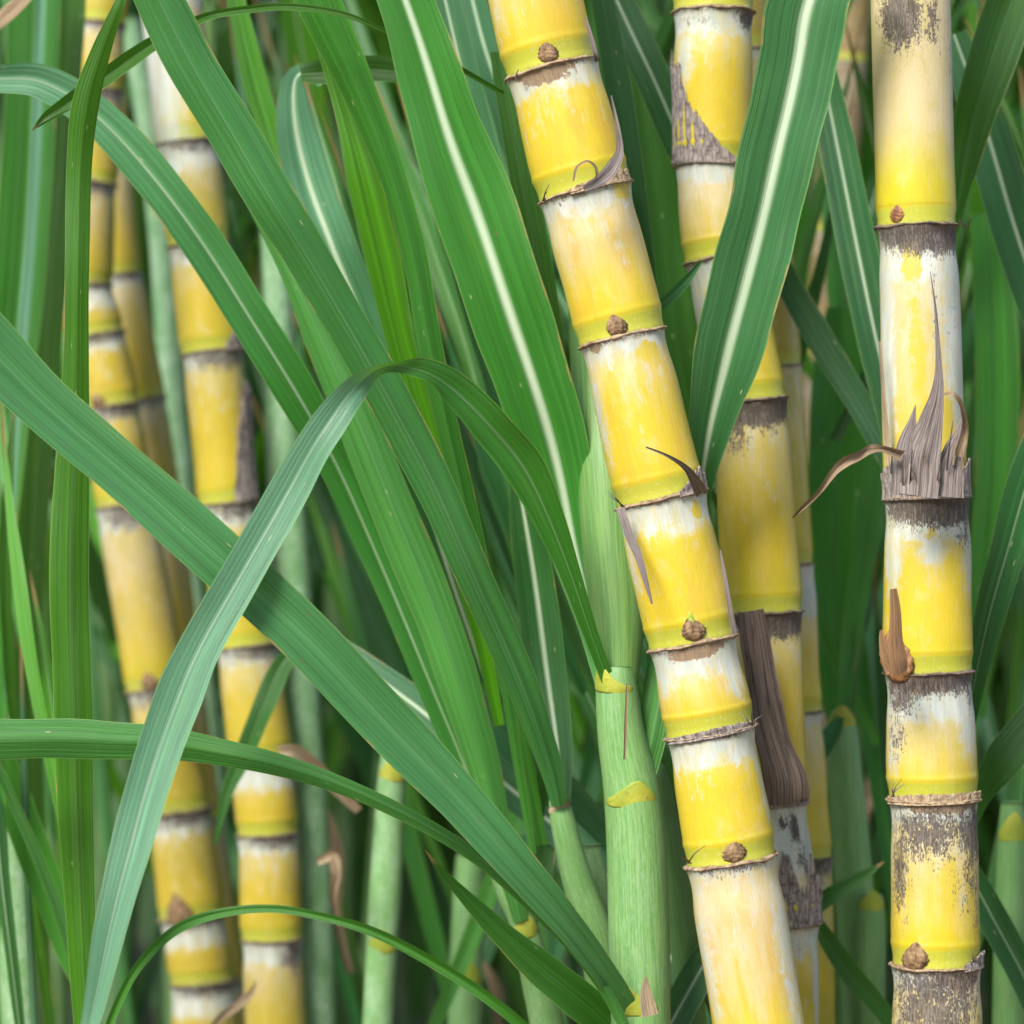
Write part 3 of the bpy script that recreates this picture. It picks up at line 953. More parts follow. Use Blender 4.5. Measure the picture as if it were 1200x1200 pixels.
strip(A, [(716, 112, 1.478, 2), (724, 150, 1.474, 5), (726, 178, 1.472, 9), (716, 198, 1.462, 15), (702, 212, 1.455, 14), (684, 222, 1.45, 8)], fold=30)
strip(A, [(672, 212, 1.447, 2), (676, 196, 1.444, 3), (688, 189, 1.444, 3), (698, 196, 1.447, 3), (700, 208, 1.449, 4)], M_STRAW)
strip(A, [(686, 20, 1.485, 2), (692, 40, 1.483, 5), (698, 62, 1.484, 6), (700, 72, 1.488, 6)])
strip(A, [(757, 524, 1.447, 2), (782, 534, 1.445, 4), (803, 548, 1.452, 7), (816, 566, 1.465, 14), (822, 578, 1.475, 14)])
strip(A, [(727, 596, 1.478, 10), (737, 626, 1.468, 10), (748, 652, 1.462, 9), (757, 682, 1.458, 6), (764, 708, 1.456, 2)])
strip(A, [(844, 645, 1.484, 2), (850, 680, 1.482, 5), (856, 715, 1.482, 6), (861, 742, 1.485, 7)])
sheath(A, 2, [(-20, .08), (10, .14), (30, .30), (55, .22), (75, .2)], seed=3, flare=.05, mat=M_STRAW)
sheath(A, 4, [(20, .08), (45, .30), (60, .5), (80, .25)], seed=6, flare=.1)
sheath(A, 6, [(-70, .06), (-30, .12), (10, .16), (60, .12)], seed=8, flare=.05)
sheath(Dc, 4, [(-80, .12), (-20, .2), (30, .18), (80, .15)], seed=15, flare=.03, mat=M_STRAW)
sheath(Dc, 5, [(30, .1), (55, .25), (85, .3)], seed=16, flare=.1)

rf = random.Random(3)
for i in range(9):
    x = 1042 + 90 * (i + rf.random()) / 9
    yb_ = rf.uniform(535, 572)
    hh = rf.uniform(18, 62)
    bx = rf.uniform(-9, 9)
    strip(Dc, [(x + bx, yb_ - hh, 1.468 - rf.uniform(0, .008), .4), (x + bx * .5, yb_ - hh * .55, 1.464, 1.6), (x, yb_, 1.468, 3.0)], rf.choice((M_DRY, M_STRAW, M_DRYD)), name="dry_fibre", per=5)
for K_, x, y, d_ in ((A, 636, 236, 1.452), (A, 728, 594, 1.452), (A, 880, 850, 1.456), (A, 806, 1012, 1.456), (B, 870, 200, 1.553), (Dc, 1044, 934, 1.472), (Dc, 1140, 1128, 1.478), (Dc, 1130, 268, 1.478), (A, 604, 92, 1.452)):
    for i in range(3):
        a_ = rf.uniform(-1, 1)
        l_ = rf.uniform(8, 24)
        strip(K_, [(x + l_ * a_, y - l_ * .9, d_ - rf.uniform(0, .008), .4), (x + l_ * .4 * a_, y - l_ * .5, d_ - .002, 1.3), (x + 2 * i, y, d_ + .004, 2.0)], rf.choice((M_DRY, M_STRAW)), name="dry_fibre", per=5)

# ================================================================== GREEN SHOOTS
S1 = thing("cane_shoot", P(740, 2200, 1.52) * 1, "thick pale green cane shoot with three yellow collars beside the front yellow cane", "sugarcane shoot")
shoot_stem(S1, [(722, 780, 1.525, 40), (722, 800, 1.525, 48), (728, 860, 1.525, 56), (740, 925, 1.525, 66), (746, 1000, 1.525, 70), (749, 1100, 1.525, 72), (751, 1200, 1.525, 70), (753, 1320, 1.525, 70)], tone=.62, pale=.40, lum=.94)
collar(S1, 722, 804, 1.525, 50, 26, tilt=-4, peak=-.4, a0=-88, a1=50)
collar(S1, 740, 936, 1.525, 66, 27, peak=.1, a0=-66, a1=70)
collar(S1, 750, 1176, 1.525, 71, 32, tilt=2, peak=-.1, a0=-86, a1=34)
strip(S1 and type("K", (), {"root": S1}), [(757, 1145, 1.485, 3), (757, 1165, 1.485, 14), (762, 1190, 1.485, 20)], M_STRAW, name="dry_ligule")
strip(type("K", (), {"root": S1}), [(735, 800, 1.492, 2), (734, 840, 1.492, 4), (732, 890, 1.492, 3)], M_STRAW, name="dry_ligule")
# leaves of that shoot
blade([(448, -70, 1.50, 62), (480, 20, 1.505, 66), (512, 110, 1.51, 80), (545, 210, 1.515, 92), (585, 330, 1.52, 97), (622, 440, 1.53, 92), (652, 550, 1.542, 78), (675, 650, 1.545, 58), (694, 730, 1.535, 36), (712, 800, 1.522, 30)],
      tone=.42, lum=1.08, rib=.85, fold=10, parent=S1)
blade([(96, 1240, 1.36, 16), (108, 1190, 1.365, 24), (128, 1090, 1.37, 38), (156, 985, 1.38, 48), (183, 890, 1.39, 52), (210, 815, 1.395, 54), (243, 745, 1.40, 50), (290, 660, 1.405, 47), (338, 575, 1.41, 46), (378, 505, 1.41, 42), (412, 458, 1.415, 32, 25), (450, 430, 1.425, 12, 55, .15),
       (490, 434, 1.44, 24, -30, 0), (530, 456, 1.455, 38, -15, 0), (575, 498, 1.465, 46, 0, 0), (612, 545, 1.475, 48, 0, 0), (642, 605, 1.485, 38, 0, 0), (668, 670, 1.495, 26, 0, 0), (690, 735, 1.506, 18, 0, 0), (712, 798, 1.518, 16, 0, 0)],
      tone=.58, lum=.90, pale=.66, rib=.22, fold=16, parent=S1, per=10)
blade([(-40, 380, 1.39, 74), (0, 420, 1.395, 72), (60, 478, 1.40, 68), (130, 540, 1.405, 66), (210, 610, 1.41, 64), (290, 682, 1.415, 66), (370, 760, 1.42, 64), (450, 842, 1.43, 64), (530, 925, 1.44, 56), (600, 1005, 1.45, 47), (660, 1075, 1.467, 36), (700, 1128, 1.487, 30), (722, 1160, 1.502, 28), (740, 1192, 1.516, 28)],
      tone=.34, lum=.95, pale=.20, rib=.10, fold=10, parent=S1, per=8)
q = cr([(694, 180, 1.60, 40), (697, 280, 1.59, 58), (700, 370, 1.575, 68), (706, 470, 1.56, 72), (712, 560, 1.548, 74), (718, 650, 1.54, 70), (724, 730, 1.533, 62), (725, 800, 1.528, 46)], 8)
tube(S1, [P(p[0], p[1], p[2]) for p in q], [p[3] * .5 * S(p[2]) for p in q], "rolled_leaf", M_SHOOT, 36, dict(tone=.75, pale=.0, lum=.76))
blade([(786, 700, 1.548, 16), (779, 760, 1.542, 30), (769, 830, 1.533, 38), (757, 890, 1.522, 34), (748, 926, 1.515, 24)], tone=.6, lum=1.05, rib=0.1, fold=-20, parent=S1)

S2 = thing("cane_shoot", P(720, 2200, 1.57), "slender pale green cane shoot with a dry brown collar, leaning, left of the thick shoot", "sugarcane shoot")
shoot_stem(S2, [(655, 935, 1.565, 24), (660, 965, 1.565, 30), (676, 1030, 1.57, 36), (698, 1100, 1.575, 42), (714, 1200, 1.58, 44), (720, 1300, 1.58, 44)], tone=.55, pale=.35, lum=.95)
collar(S2, 656, 946, 1.565, 27, 18, tilt=14, mat=M_RING)
blade([(160, -70, 1.43, 60), (188, 0, 1.435, 56), (225, 75, 1.44, 58), (272, 155, 1.445, 58), (320, 238, 1.45, 58), (365, 310, 1.46, 52), (410, 385, 1.47, 50), (455, 465, 1.48, 50), (500, 550, 1.49, 48), (545, 650, 1.50, 44), (585, 740, 1.515, 40), (620, 825, 1.53, 36), (644, 895, 1.545, 28), (656, 945, 1.555, 18)],
      tone=.36, lum=.92, pale=.10, rib=.12, fold=-22, parent=S2, per=8)
blade([(606, 560, 1.60, 16), (617, 620, 1.60, 38), (630, 700, 1.60, 46), (641, 790, 1.595, 46), (652, 870, 1.585, 38), (659, 940, 1.575, 18)],
      tone=.25, lum=.75, rib=.9, fold=12, parent=S2)

S3 = thing("cane_shoot", P(650, 2200, 1.62), "slender green cane shoot with a yellow collar below the long diagonal leaf", "sugarcane shoot")
shoot_stem(S3, [(584, 1015, 1.625, 24), (596, 1045, 1.625, 30), (614, 1085, 1.625, 32), (630, 1150, 1.63, 38), (642, 1210, 1.635, 40), (650, 1300, 1.64, 40)], tone=.5, pale=.5)
collar(S3, 615, 1090, 1.625, 33, 26, tilt=6)
blade([(205, 70, 1.60, 8), (240, 138, 1.60, 12), (290, 225, 1.60, 15), (338, 318, 1.60, 22), (378, 405, 1.60, 40), (420, 500, 1.60, 50), (460, 600, 1.60, 53), (500, 700, 1.60, 52), (536, 800, 1.60, 48), (566, 900, 1.605, 38), (590, 1000, 1.61, 26), (610, 1080, 1.615, 18)],
      tone=.70, lum=1.15, pale=.10, rib=.0, fold=-24, parent=S3, side=6)
blade([(-120, 110, 1.56, 26), (-50, 92, 1.56, 30), (0, 92, 1.565, 34), (50, 96, 1.57, 40, 0, .5), (105, 130, 1.575, 46, 0, .42), (165, 190, 1.58, 48, 0, .28), (230, 275, 1.585, 50, 0, .14), (295, 375, 1.59, 50, 0, .06), (350, 465, 1.60, 48, 0, 0), (400, 555, 1.615, 42, 0, 0), (450, 670, 1.625, 36, 0, 0), (500, 790, 1.63, 34, 0, 0), (545, 900, 1.635, 30, 0, 0), (590, 1020, 1.635, 20, 0, 0)],
      tone=.33, lum=1.05, pale=.5, rib=.42, fold=12, parent=S3, per=8)
blade([(640, 800, 1.66, 4), (640, 900, 1.66, 22), (640, 980, 1.66, 24), (632, 1050, 1.65, 22), (620, 1085, 1.64, 16)], tone=.55, lum=.6, rib=.0, fold=20, parent=S3)


def shoot(label, path, collars=(), tone=.4, pale=.5, lum=1.0, leaves=(), dry=()):
    p = path[-1]
    r = thing("cane_shoot", P(p[0], 2200, p[2]), label, "sugarcane shoot")
    shoot_stem(r, path, tone, pale, lum)
    for c in collars:
        collar(r, *c)
    for kw in leaves:
        kw = dict(kw)
        blade(kw.pop("pts"), parent=r, **kw)
    return r


shoot("bluish green cane shoot standing just right of the white banded yellow cane",
      [(314, 190, 1.98, 28), (322, 300, 1.98, 32), (331, 500, 1.98, 42), (342, 700, 1.98, 48), (352, 860, 1.98, 52), (362, 1040, 1.98, 54), (368, 1230, 1.98, 54)], tone=.12, pale=1.3, lum=.98,
      leaves=[dict(pts=[(372, 1010, 1.80, 8), (390, 1004, 1.8, 14), (396, 1024, 1.80, 12, 30), (391, 1050, 1.81, 8), (396, 1084, 1.82, 3)], mat=M_STRAW, name="dry_sheath", fold=30),
              dict(pts=[(420, 950, 1.82, 10), (385, 915, 1.81, 16), (352, 884, 1.80, 18), (328, 882, 1.81, 16)], mat=M_STRAW, name="dry_sheath", fold=30)])
shoot("pale grey green cane shoot squeezed between two soft yellow canes",
      [(150, 20, 2.24, 26), (172, 130, 2.24, 30), (192, 300, 2.24, 32), (203, 480, 2.24, 36), (216, 640, 2.24, 38), (238, 860, 2.24, 40), (255, 1100, 2.24, 40), (262, 1300, 2.24, 40)], tone=.0, pale=1.6, lum=.95)
shoot("pale pinkish green cane shoot low beside the long vertical leaf",
      [(-8, 850, 1.80, 6), (-6, 875, 1.80, 34), (8, 950, 1.80, 46), (20, 1100, 1.80, 48), (28, 1260, 1.80, 44)], tone=.4, pale=1.2, lum=.9)
shoot("pale green cane shoot with two yellow collars under the long diagonal leaf",
      [(462, 880, 1.84, 30), (458, 930, 1.84, 34), (452, 1040, 1.84, 38), (446, 1130, 1.84, 36), (440, 1260, 1.84, 36)], [(460, 908, 1.84, 33, 24), (448, 1108, 1.84, 36, 24)], tone=.45, pale=.9)
shoot("blurred green cane shoot behind the short upright leaf with a rust spot",
      [(552, 1000, 1.96, 34), (548, 1080, 1.96, 38), (544, 1230, 1.96, 40)], [(546, 1144, 1.96, 39, 28)], tone=.4, pale=.5, lum=.9)
shoot("green cane shoot sheath with a rounded tip touching the front yellow cane",
      [(773, 893, 1.575, 4), (775, 910, 1.575, 18), (780, 960, 1.58, 28), (792, 1040, 1.585, 32), (806, 1140, 1.59, 34), (814, 1260, 1.59, 36)], tone=.4, pale=.1, lum=.72)
shoot("smooth light green cane shoot between the two mould marked canes",
      [(985, 828, 1.76, 10), (986, 850, 1.76, 34), (992, 930, 1.76, 42), (1002, 1060, 1.76, 46), (1012, 1240, 1.76, 48)], [(985.5, 845, 1.76, 34, 24)], tone=.55, pale=.25, lum=1.0,
      leaves=[dict(pts=[(985, 840, 1.752, 8), (975, 858, 1.74, 20), (958, 885, 1.73, 20), (940, 916, 1.725, 3)], tone=.3, lum=.7, rib=.1)])
shoot("short green cane shoot close against the foot of the mouldiest cane",
      [(1022, 1048, 1.74, 26), (1021, 1090, 1.74, 34), (1018, 1180, 1.74, 38), (1018, 1290, 1.74, 36)], [(1021.5, 1060, 1.74, 30, 22)], tone=.45, pale=.2, lum=.8)
shoot("green cane shoot with a yellow collar low beyond the mouldiest cane",
      [(1186, 940, 1.70, 26), (1186, 985, 1.70, 34), (1184, 1080, 1.70, 38), (1182, 1260, 1.70, 40)], [(1186, 976, 1.70, 34, 30)], tone=.45, pale=.2, lum=.85)
shoot("thin pale cane shoot tucked behind the thick shoot with three collars",
      [(694, 990, 1.60, 20), (704, 1060, 1.60, 26), (716, 1150, 1.61, 28), (722, 1290, 1.61, 28)], tone=.5, pale=.9, lum=.9)

# ================================================================== SINGLE LEAVES (bases out of sight)
def lf(label, pts, **kw):
    return blade(pts, name="cane_leaf", label=label, **kw)


lf("bright green upright narrow leaf with a pointed bent top, before the soft yellow canes",
   [(152, -30, 1.475, 6), (138, 10, 1.475, 14), (118, 62, 1.48, 24), (101, 125, 1.485, 31), (93, 210, 1.49, 31), (90, 320, 1.49, 28), (88, 420, 1.495, 29), (85, 540, 1.50, 40), (83, 680, 1.50, 47), (84, 800, 1.50, 46), (88, 950, 1.50, 42), (96, 1100, 1.50, 34), (104, 1260, 1.50, 26), (110, 1400, 1.50, 20)],
   tone=.9, lum=.72, rib=.06, fold=-18)
lf("dark green leaf tip pointing down, crossing behind the upright narrow leaf",
   [(38, 153, 1.50, 1), (55, 137, 1.50, 12), (80, 120, 1.505, 18), (115, 96, 1.51, 20), (155, 68, 1.51, 19), (195, 42, 1.51, 16), (240, 20, 1.51, 10), (290, 11, 1.51, 9), (340, 8, 1.51, 9), (400, 16, 1.51, 7), (445, 34, 1.515, 5), (520, 70, 1.53, 6), (590, 110, 1.545, 6)],
   tone=.85, lum=.62, rib=.05, fold=28)
lf("horizontal green leaf drooping to a point, crossed by the pale hanging leaf",
   [(-120, 868, 1.43, 40), (-40, 866, 1.435, 46), (30, 866, 1.44, 47), (110, 867, 1.445, 46), (190, 871, 1.45, 40), (260, 882, 1.455, 32), (330, 898, 1.46, 26), (400, 920, 1.465, 21), (470, 952, 1.47, 18), (540, 992, 1.475, 16), (600, 1040, 1.48, 15), (680, 1120, 1.49, 14), (730, 1200, 1.50, 14), (760, 1300, 1.5, 14)],
   tone=.62, lum=.90, pale=.06, rib=.0, fold=-26)
lf("thin arching green leaf low in front of the white banded yellow canes",
   [(100, 1290, 1.40, 8), (128, 1200, 1.40, 9), (160, 1135, 1.40, 11), (205, 1090, 1.40, 12), (255, 1071, 1.405, 11), (320, 1065, 1.41, 10), (385, 1076, 1.415, 10), (450, 1098, 1.42, 12), (530, 1142, 1.425, 13), (600, 1192, 1.43, 13), (660, 1250, 1.44, 14)],
   tone=.7, lum=.85, rib=.05, fold=30)
lf("short dark green leaf with a rust spot pointing up below the long diagonal leaf",
   [(498, 996, 1.51, 1), (515, 1018, 1.51, 7), (545, 1050, 1.515, 16), (585, 1090, 1.52, 28), (630, 1130, 1.525, 40), (672, 1165, 1.53, 44), (715, 1205, 1.54, 40), (760, 1270, 1.55, 34)],
   tone=.62, lum=.70, rib=.08, fold=12)
lf("bluish leaf with a pale midrib slanting behind the long diagonal leaf",
   [(360, 735, 1.70, 24), (430, 785, 1.69, 34), (500, 838, 1.68, 42), (570, 900, 1.67, 42), (640, 960, 1.66, 40), (710, 1025, 1.65, 36), (780, 1110, 1.645, 30), (830, 1220, 1.64, 26)],
   tone=.05, lum=.95, pale=.22, rib=.75, fold=10)
lf("dark bluish leaf behind the slanting bluish leaf with a pale midrib",
   [(520, 800, 1.80, 40), (580, 850, 1.80, 46), (640, 910, 1.80, 46), (720, 1000, 1.80, 40), (780, 1100, 1.80, 30)], tone=.0, lum=.7, pale=.15, rib=.1)
lf("bright yellow green folded leaf beside the wide leaf with a cream midrib",
   [(345, -60, 1.535, 56), (370, 0, 1.535, 55), (416, 100, 1.54, 42), (456, 200, 1.545, 32), (484, 300, 1.55, 30), (503, 400, 1.555, 28), (522, 490, 1.56, 26), (545, 590, 1.565, 24), (568, 690, 1.57, 20), (590, 790, 1.575, 16), (606, 890, 1.58, 12), (625, 1000, 1.585, 8)],
   tone=.62, lum=.98, pale=.0, rib=.05, fold=-30, side=8)
lf("slim lime green leaf lying along the bright folded leaf",
   [(345, -60, 1.57, 12), (368, 20, 1.57, 14), (400, 120, 1.57, 22), (424, 205, 1.57, 38), (448, 300, 1.575, 40), (470, 400, 1.58, 36), (502, 510, 1.585, 34), (532, 620, 1.59, 28), (560, 730, 1.595, 20), (585, 850, 1.60, 12)],
   tone=.95, lum=1.12, rib=.0, fold=22)
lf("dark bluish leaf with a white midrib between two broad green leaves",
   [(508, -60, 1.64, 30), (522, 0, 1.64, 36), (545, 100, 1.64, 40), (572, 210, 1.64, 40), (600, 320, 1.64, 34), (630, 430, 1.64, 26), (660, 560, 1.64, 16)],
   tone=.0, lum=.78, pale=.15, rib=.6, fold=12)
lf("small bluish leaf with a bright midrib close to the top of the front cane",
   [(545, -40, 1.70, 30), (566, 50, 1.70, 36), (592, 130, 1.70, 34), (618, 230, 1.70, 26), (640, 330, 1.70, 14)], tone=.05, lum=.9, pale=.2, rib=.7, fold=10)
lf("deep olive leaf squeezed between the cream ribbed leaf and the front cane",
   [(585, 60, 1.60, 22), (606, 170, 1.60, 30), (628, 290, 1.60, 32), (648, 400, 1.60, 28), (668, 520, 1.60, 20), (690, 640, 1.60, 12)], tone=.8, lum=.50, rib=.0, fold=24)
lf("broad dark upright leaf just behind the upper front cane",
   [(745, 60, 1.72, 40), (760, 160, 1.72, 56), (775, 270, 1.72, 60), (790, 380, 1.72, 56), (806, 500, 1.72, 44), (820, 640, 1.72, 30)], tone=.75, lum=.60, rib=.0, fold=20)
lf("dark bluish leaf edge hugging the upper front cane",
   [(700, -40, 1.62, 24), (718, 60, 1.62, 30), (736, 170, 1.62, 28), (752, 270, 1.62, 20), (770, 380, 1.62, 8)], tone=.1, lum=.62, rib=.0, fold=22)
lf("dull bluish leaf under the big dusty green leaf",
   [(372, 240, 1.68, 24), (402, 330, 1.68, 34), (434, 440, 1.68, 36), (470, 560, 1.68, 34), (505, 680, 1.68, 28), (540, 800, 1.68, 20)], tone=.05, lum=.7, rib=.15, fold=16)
lf("narrow light green leaf tight against the bright folded leaf",
   [(400, 60, 1.575, 20), (440, 190, 1.575, 24), (480, 320, 1.578, 28), (512, 450, 1.58, 28), (540, 560, 1.585, 26), (568, 670, 1.59, 24), (592, 770, 1.595, 20), (615, 880, 1.60, 16), (636, 990, 1.605, 12)],
   tone=.66, lum=1.0, rib=.05, fold=26)
lf("silvery leaf with a white midrib, bent over at its top",
   [(376, 100, 1.62, 8, 0, .1), (360, 84, 1.625, 14, 30, .2), (345, 96, 1.63, 26, 20, .5), (345, 140, 1.635, 44, 0, .5), (362, 210, 1.64, 56, 0, .42), (390, 290, 1.64, 56, 0, .3), (418, 360, 1.645, 52, 0, .2), (450, 450, 1.65, 46, 0, .1), (490, 560, 1.66, 40, 0, .05), (530, 680, 1.665, 34, 0, 0), (570, 800, 1.67, 28, 0, 0)],
   tone=.1, lum=.98, rib=.8, fold=8)
lf("short dark green leaf piece hooked over the silvery leaf",
   [(352, 86, 1.60, 20), (375, 84, 1.60, 28), (420, 80, 1.605, 30), (470, 84, 1.61, 28), (530, 96, 1.62, 26)], tone=.75, lum=.45, rib=0)
lf("wide dark green leaf with a bright white midrib crossing in front of a yellow cane",
   [(985, -80, 1.47, 92), (950, 0, 1.475, 94), (934, 70, 1.48, 92), (917, 150, 1.485, 90), (898, 235, 1.492, 88), (876, 325, 1.50, 86), (852, 420, 1.51, 76), (832, 500, 1.525, 50), (822, 570, 1.54, 26), (824, 630, 1.555, 14), (832, 700, 1.565, 12), (850, 800, 1.57, 12)],
   tone=.14, lum=.88, pale=.10, rib=1.0, fold=20)
lf("dark green leaf with a thin pale midrib leaning onto the upright mouldy cane",
   [(945, 20, 1.66, 26), (966, 100, 1.655, 36), (985, 190, 1.65, 44), (1005, 290, 1.645, 46), (1026, 390, 1.64, 44), (1050, 500, 1.635, 38), (1075, 640, 1.63, 30)],
   tone=.05, lum=.72, rib=.55, fold=12)
lf("dark bluish leaf slanting down behind the dry straw strip",
   [(900, 280, 1.69, 22), (925, 335, 1.69, 28), (960, 395, 1.685, 32), (1000, 462, 1.68, 32), (1038, 528, 1.675, 30), (1090, 620, 1.67, 26)],
   tone=.0, lum=.62, rib=.12, fold=14)
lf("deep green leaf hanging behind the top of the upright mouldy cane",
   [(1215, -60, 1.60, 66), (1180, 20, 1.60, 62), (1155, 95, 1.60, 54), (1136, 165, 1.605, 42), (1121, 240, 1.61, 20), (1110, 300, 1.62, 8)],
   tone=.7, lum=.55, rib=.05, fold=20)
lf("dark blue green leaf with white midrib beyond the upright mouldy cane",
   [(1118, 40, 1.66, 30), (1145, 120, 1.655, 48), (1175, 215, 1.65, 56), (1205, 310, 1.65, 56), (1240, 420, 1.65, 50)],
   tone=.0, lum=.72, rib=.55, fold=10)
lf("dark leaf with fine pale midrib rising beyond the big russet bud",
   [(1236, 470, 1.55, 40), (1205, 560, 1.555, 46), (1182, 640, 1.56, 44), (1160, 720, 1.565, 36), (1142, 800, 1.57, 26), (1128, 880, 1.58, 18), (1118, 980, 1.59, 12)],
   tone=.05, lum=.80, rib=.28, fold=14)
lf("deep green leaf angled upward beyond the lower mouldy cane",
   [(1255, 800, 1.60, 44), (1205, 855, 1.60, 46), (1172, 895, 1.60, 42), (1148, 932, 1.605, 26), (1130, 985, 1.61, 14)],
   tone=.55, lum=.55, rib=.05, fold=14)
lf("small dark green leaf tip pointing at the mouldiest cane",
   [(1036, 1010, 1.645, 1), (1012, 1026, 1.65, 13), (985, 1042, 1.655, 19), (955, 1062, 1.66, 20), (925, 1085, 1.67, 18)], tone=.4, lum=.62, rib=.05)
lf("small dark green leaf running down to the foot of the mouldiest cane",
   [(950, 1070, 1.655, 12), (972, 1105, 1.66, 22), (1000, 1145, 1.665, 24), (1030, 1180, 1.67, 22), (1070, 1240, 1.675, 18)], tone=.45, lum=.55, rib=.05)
lf("blue green leaf with pale midrib low beyond the mouldiest cane",
   [(1110, 980, 1.63, 14), (1140, 1030, 1.63, 30), (1172, 1090, 1.63, 36), (1208, 1160, 1.63, 36), (1250, 1250, 1.63, 32)], tone=.0, lum=.7, rib=.4)
lf("bluish leaf with white midrib rising at the foot of the front yellow cane",
   [(860, 1060, 1.58, 16), (835, 1110, 1.58, 34), (805, 1165, 1.575, 40), (775, 1220, 1.57, 36), (740, 1290, 1.57, 26)], tone=.0, lum=.75, rib=.5)
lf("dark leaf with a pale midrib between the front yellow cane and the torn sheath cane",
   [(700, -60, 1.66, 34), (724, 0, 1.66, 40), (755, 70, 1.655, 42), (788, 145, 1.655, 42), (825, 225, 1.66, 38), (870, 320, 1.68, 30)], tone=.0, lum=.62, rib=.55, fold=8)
lf("thin blue green leaf tip touching the front yellow cane",
   [(822, 306, 1.56, 3), (800, 334, 1.555, 12), (776, 356, 1.55, 13), (745, 382, 1.55, 12), (700, 430, 1.56, 10)], tone=.1, lum=.85, rib=.1)
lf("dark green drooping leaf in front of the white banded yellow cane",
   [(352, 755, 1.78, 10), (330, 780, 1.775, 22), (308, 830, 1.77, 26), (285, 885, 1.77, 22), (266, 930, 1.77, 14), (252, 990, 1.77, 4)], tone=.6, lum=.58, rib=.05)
lf("leaf with straight bright fold low in the left corner thicket",
   [(-40, 820, 1.70, 20), (0, 890, 1.70, 34), (30, 975, 1.70, 40), (58, 1050, 1.70, 38), (82, 1120, 1.70, 26), (96, 1170, 1.70, 14), (108, 1260, 1.70, 10)], tone=.68, lum=1.1, rib=.05, fold=20)
lf("dark narrow leaf edging the bright fold leaf in the corner thicket",
   [(-20, 860, 1.66, 8), (20, 950, 1.66, 12), (50, 1020, 1.66, 12), (76, 1090, 1.66, 12), (96, 1170, 1.66, 10), (104, 1260, 1.66, 10)], tone=.6, lum=.62, rib=.0, fold=25)
lf("broad blurred green leaf standing behind the arching silvery leaf",
   [(40, -60, 1.84, 62), (38, 60, 1.84, 62), (34, 180, 1.84, 60), (26, 300, 1.84, 58), (16, 420, 1.84, 54), (4, 560, 1.84, 46), (-6, 700, 1.84, 40), (-10, 900, 1.84, 34), (-4, 1150, 1.84, 26), (10, 1500, 1.84, 16)], tone=.6, lum=.95, rib=.0, fold=18)
lf("broad blurred dark olive leaf beside the soft yellow canes",
   [(82, -60, 1.88, 40), (74, 60, 1.88, 44), (68, 180, 1.88, 50), (58, 300, 1.88, 48), (48, 420, 1.88, 44), (40, 560, 1.88, 40), (34, 700, 1.88, 34), (36, 900, 1.88, 30), (50, 1200, 1.88, 24), (60, 1500, 1.88, 16)], tone=.85, lum=.45, rib=.0, fold=14)
lf("blurred silvery narrow leaf between two broad upright leaves",
   [(52, -60, 1.82, 12), (46, 60, 1.82, 13), (42, 180, 1.82, 14), (34, 300, 1.82, 14), (24, 420, 1.82, 14), (14, 560, 1.82, 12), (8, 700, 1.82, 9), (6, 820, 1.82, 2)], tone=.1, lum=1.0, pale=.55, rib=.0)
lf("straw coloured dry leaf tip poking into the picture corner",
   [(45, -20, 1.70, 12), (24, 2, 1.70, 17), (0, 24, 1.70, 16), (-30, 50, 1.70, 14)], mat=M_STRAW)
lf("bright narrow green leaf rising behind the big dusty green leaf",
   [(268, -40, 1.66, 18), (284, 30, 1.66, 24), (300, 100, 1.66, 28), (322, 170, 1.66, 26), (345, 250, 1.66, 22), (375, 350, 1.66, 18)], tone=.8, lum=.95, rib=.0, fold=22)
lf("upright mid green leaf behind the slim olive cane",
   [(985, 360, 1.86, 30), (984, 450, 1.86, 66), (982, 560, 1.86, 78), (980, 680, 1.86, 74), (980, 780, 1.86, 52), (984, 850, 1.86, 28)], tone=.6, lum=1.05, rib=.0, fold=26)
lf("upright mid green leaf beyond the upright mouldy cane",
   [(1158, 250, 1.84, 40), (1166, 360, 1.84, 48), (1168, 480, 1.84, 50), (1164, 600, 1.84, 46), (1150, 720, 1.84, 38), (1140, 840, 1.84, 30)], tone=.6, lum=1.05, rib=.0, fold=26)
lf("light edged leaf standing behind the dry straw strip",
   [(1040, 440, 1.80, 10), (1026, 540, 1.80, 26), (1010, 660, 1.80, 28), (996, 760, 1.80, 22), (988, 840, 1.79, 12)], tone=.6, lum=.95, rib=.0, fold=24)

# narrow blades crowding between the near leaves and the thicket
rc = random.Random(77)
for i in range(125):
    x0, y0 = rc.uniform(-80, 1260), rc.uniform(-260, 620)
    deep = x0 < 370
    d0 = rc.uniform(2.2, 2.5) if deep else rc.uniform(1.78, 2.15)
    if x0 < 120:
        sl = rc.uniform(-.18, .16)
    elif x0 < 700:
        sl = rc.uniform(.16, .58)
    else:
        sl = rc.uniform(-.42, .40)
    ln = rc.uniform(520, 950)
    wd = rc.uniform(14, 34)
    bend = rc.uniform(-.22, .22)
    pts = []
    for q in range(8):
        t = q / 7
        prof = max(0.04, min(1, 2.6 * t) * (1 - 0.55 * t * t))
        pts.append((x0 + ln * (sl * t + bend * (t * t - t)), y0 + ln * t, d0 + 0.05 * math.sin(3 * t + i), wd * prof))
    lf("narrow green leaf crowded among others behind the near leaves", pts, group="narrow leaves crowding behind the near leaves",
       tone=rc.choice([.05, .3, .5, .65, .8, .95]), lum=rc.choice([.4, .55, .75, .95, 1.1]), pale=rc.choice([0, 0, .05, .25]), rib=rc.choice([0, 0, .1, .4, .7]),
       fold=rc.choice([-26, -18, 16, 26]), side=rc.uniform(-25, 25), per=5)
rg = random.Random(41)
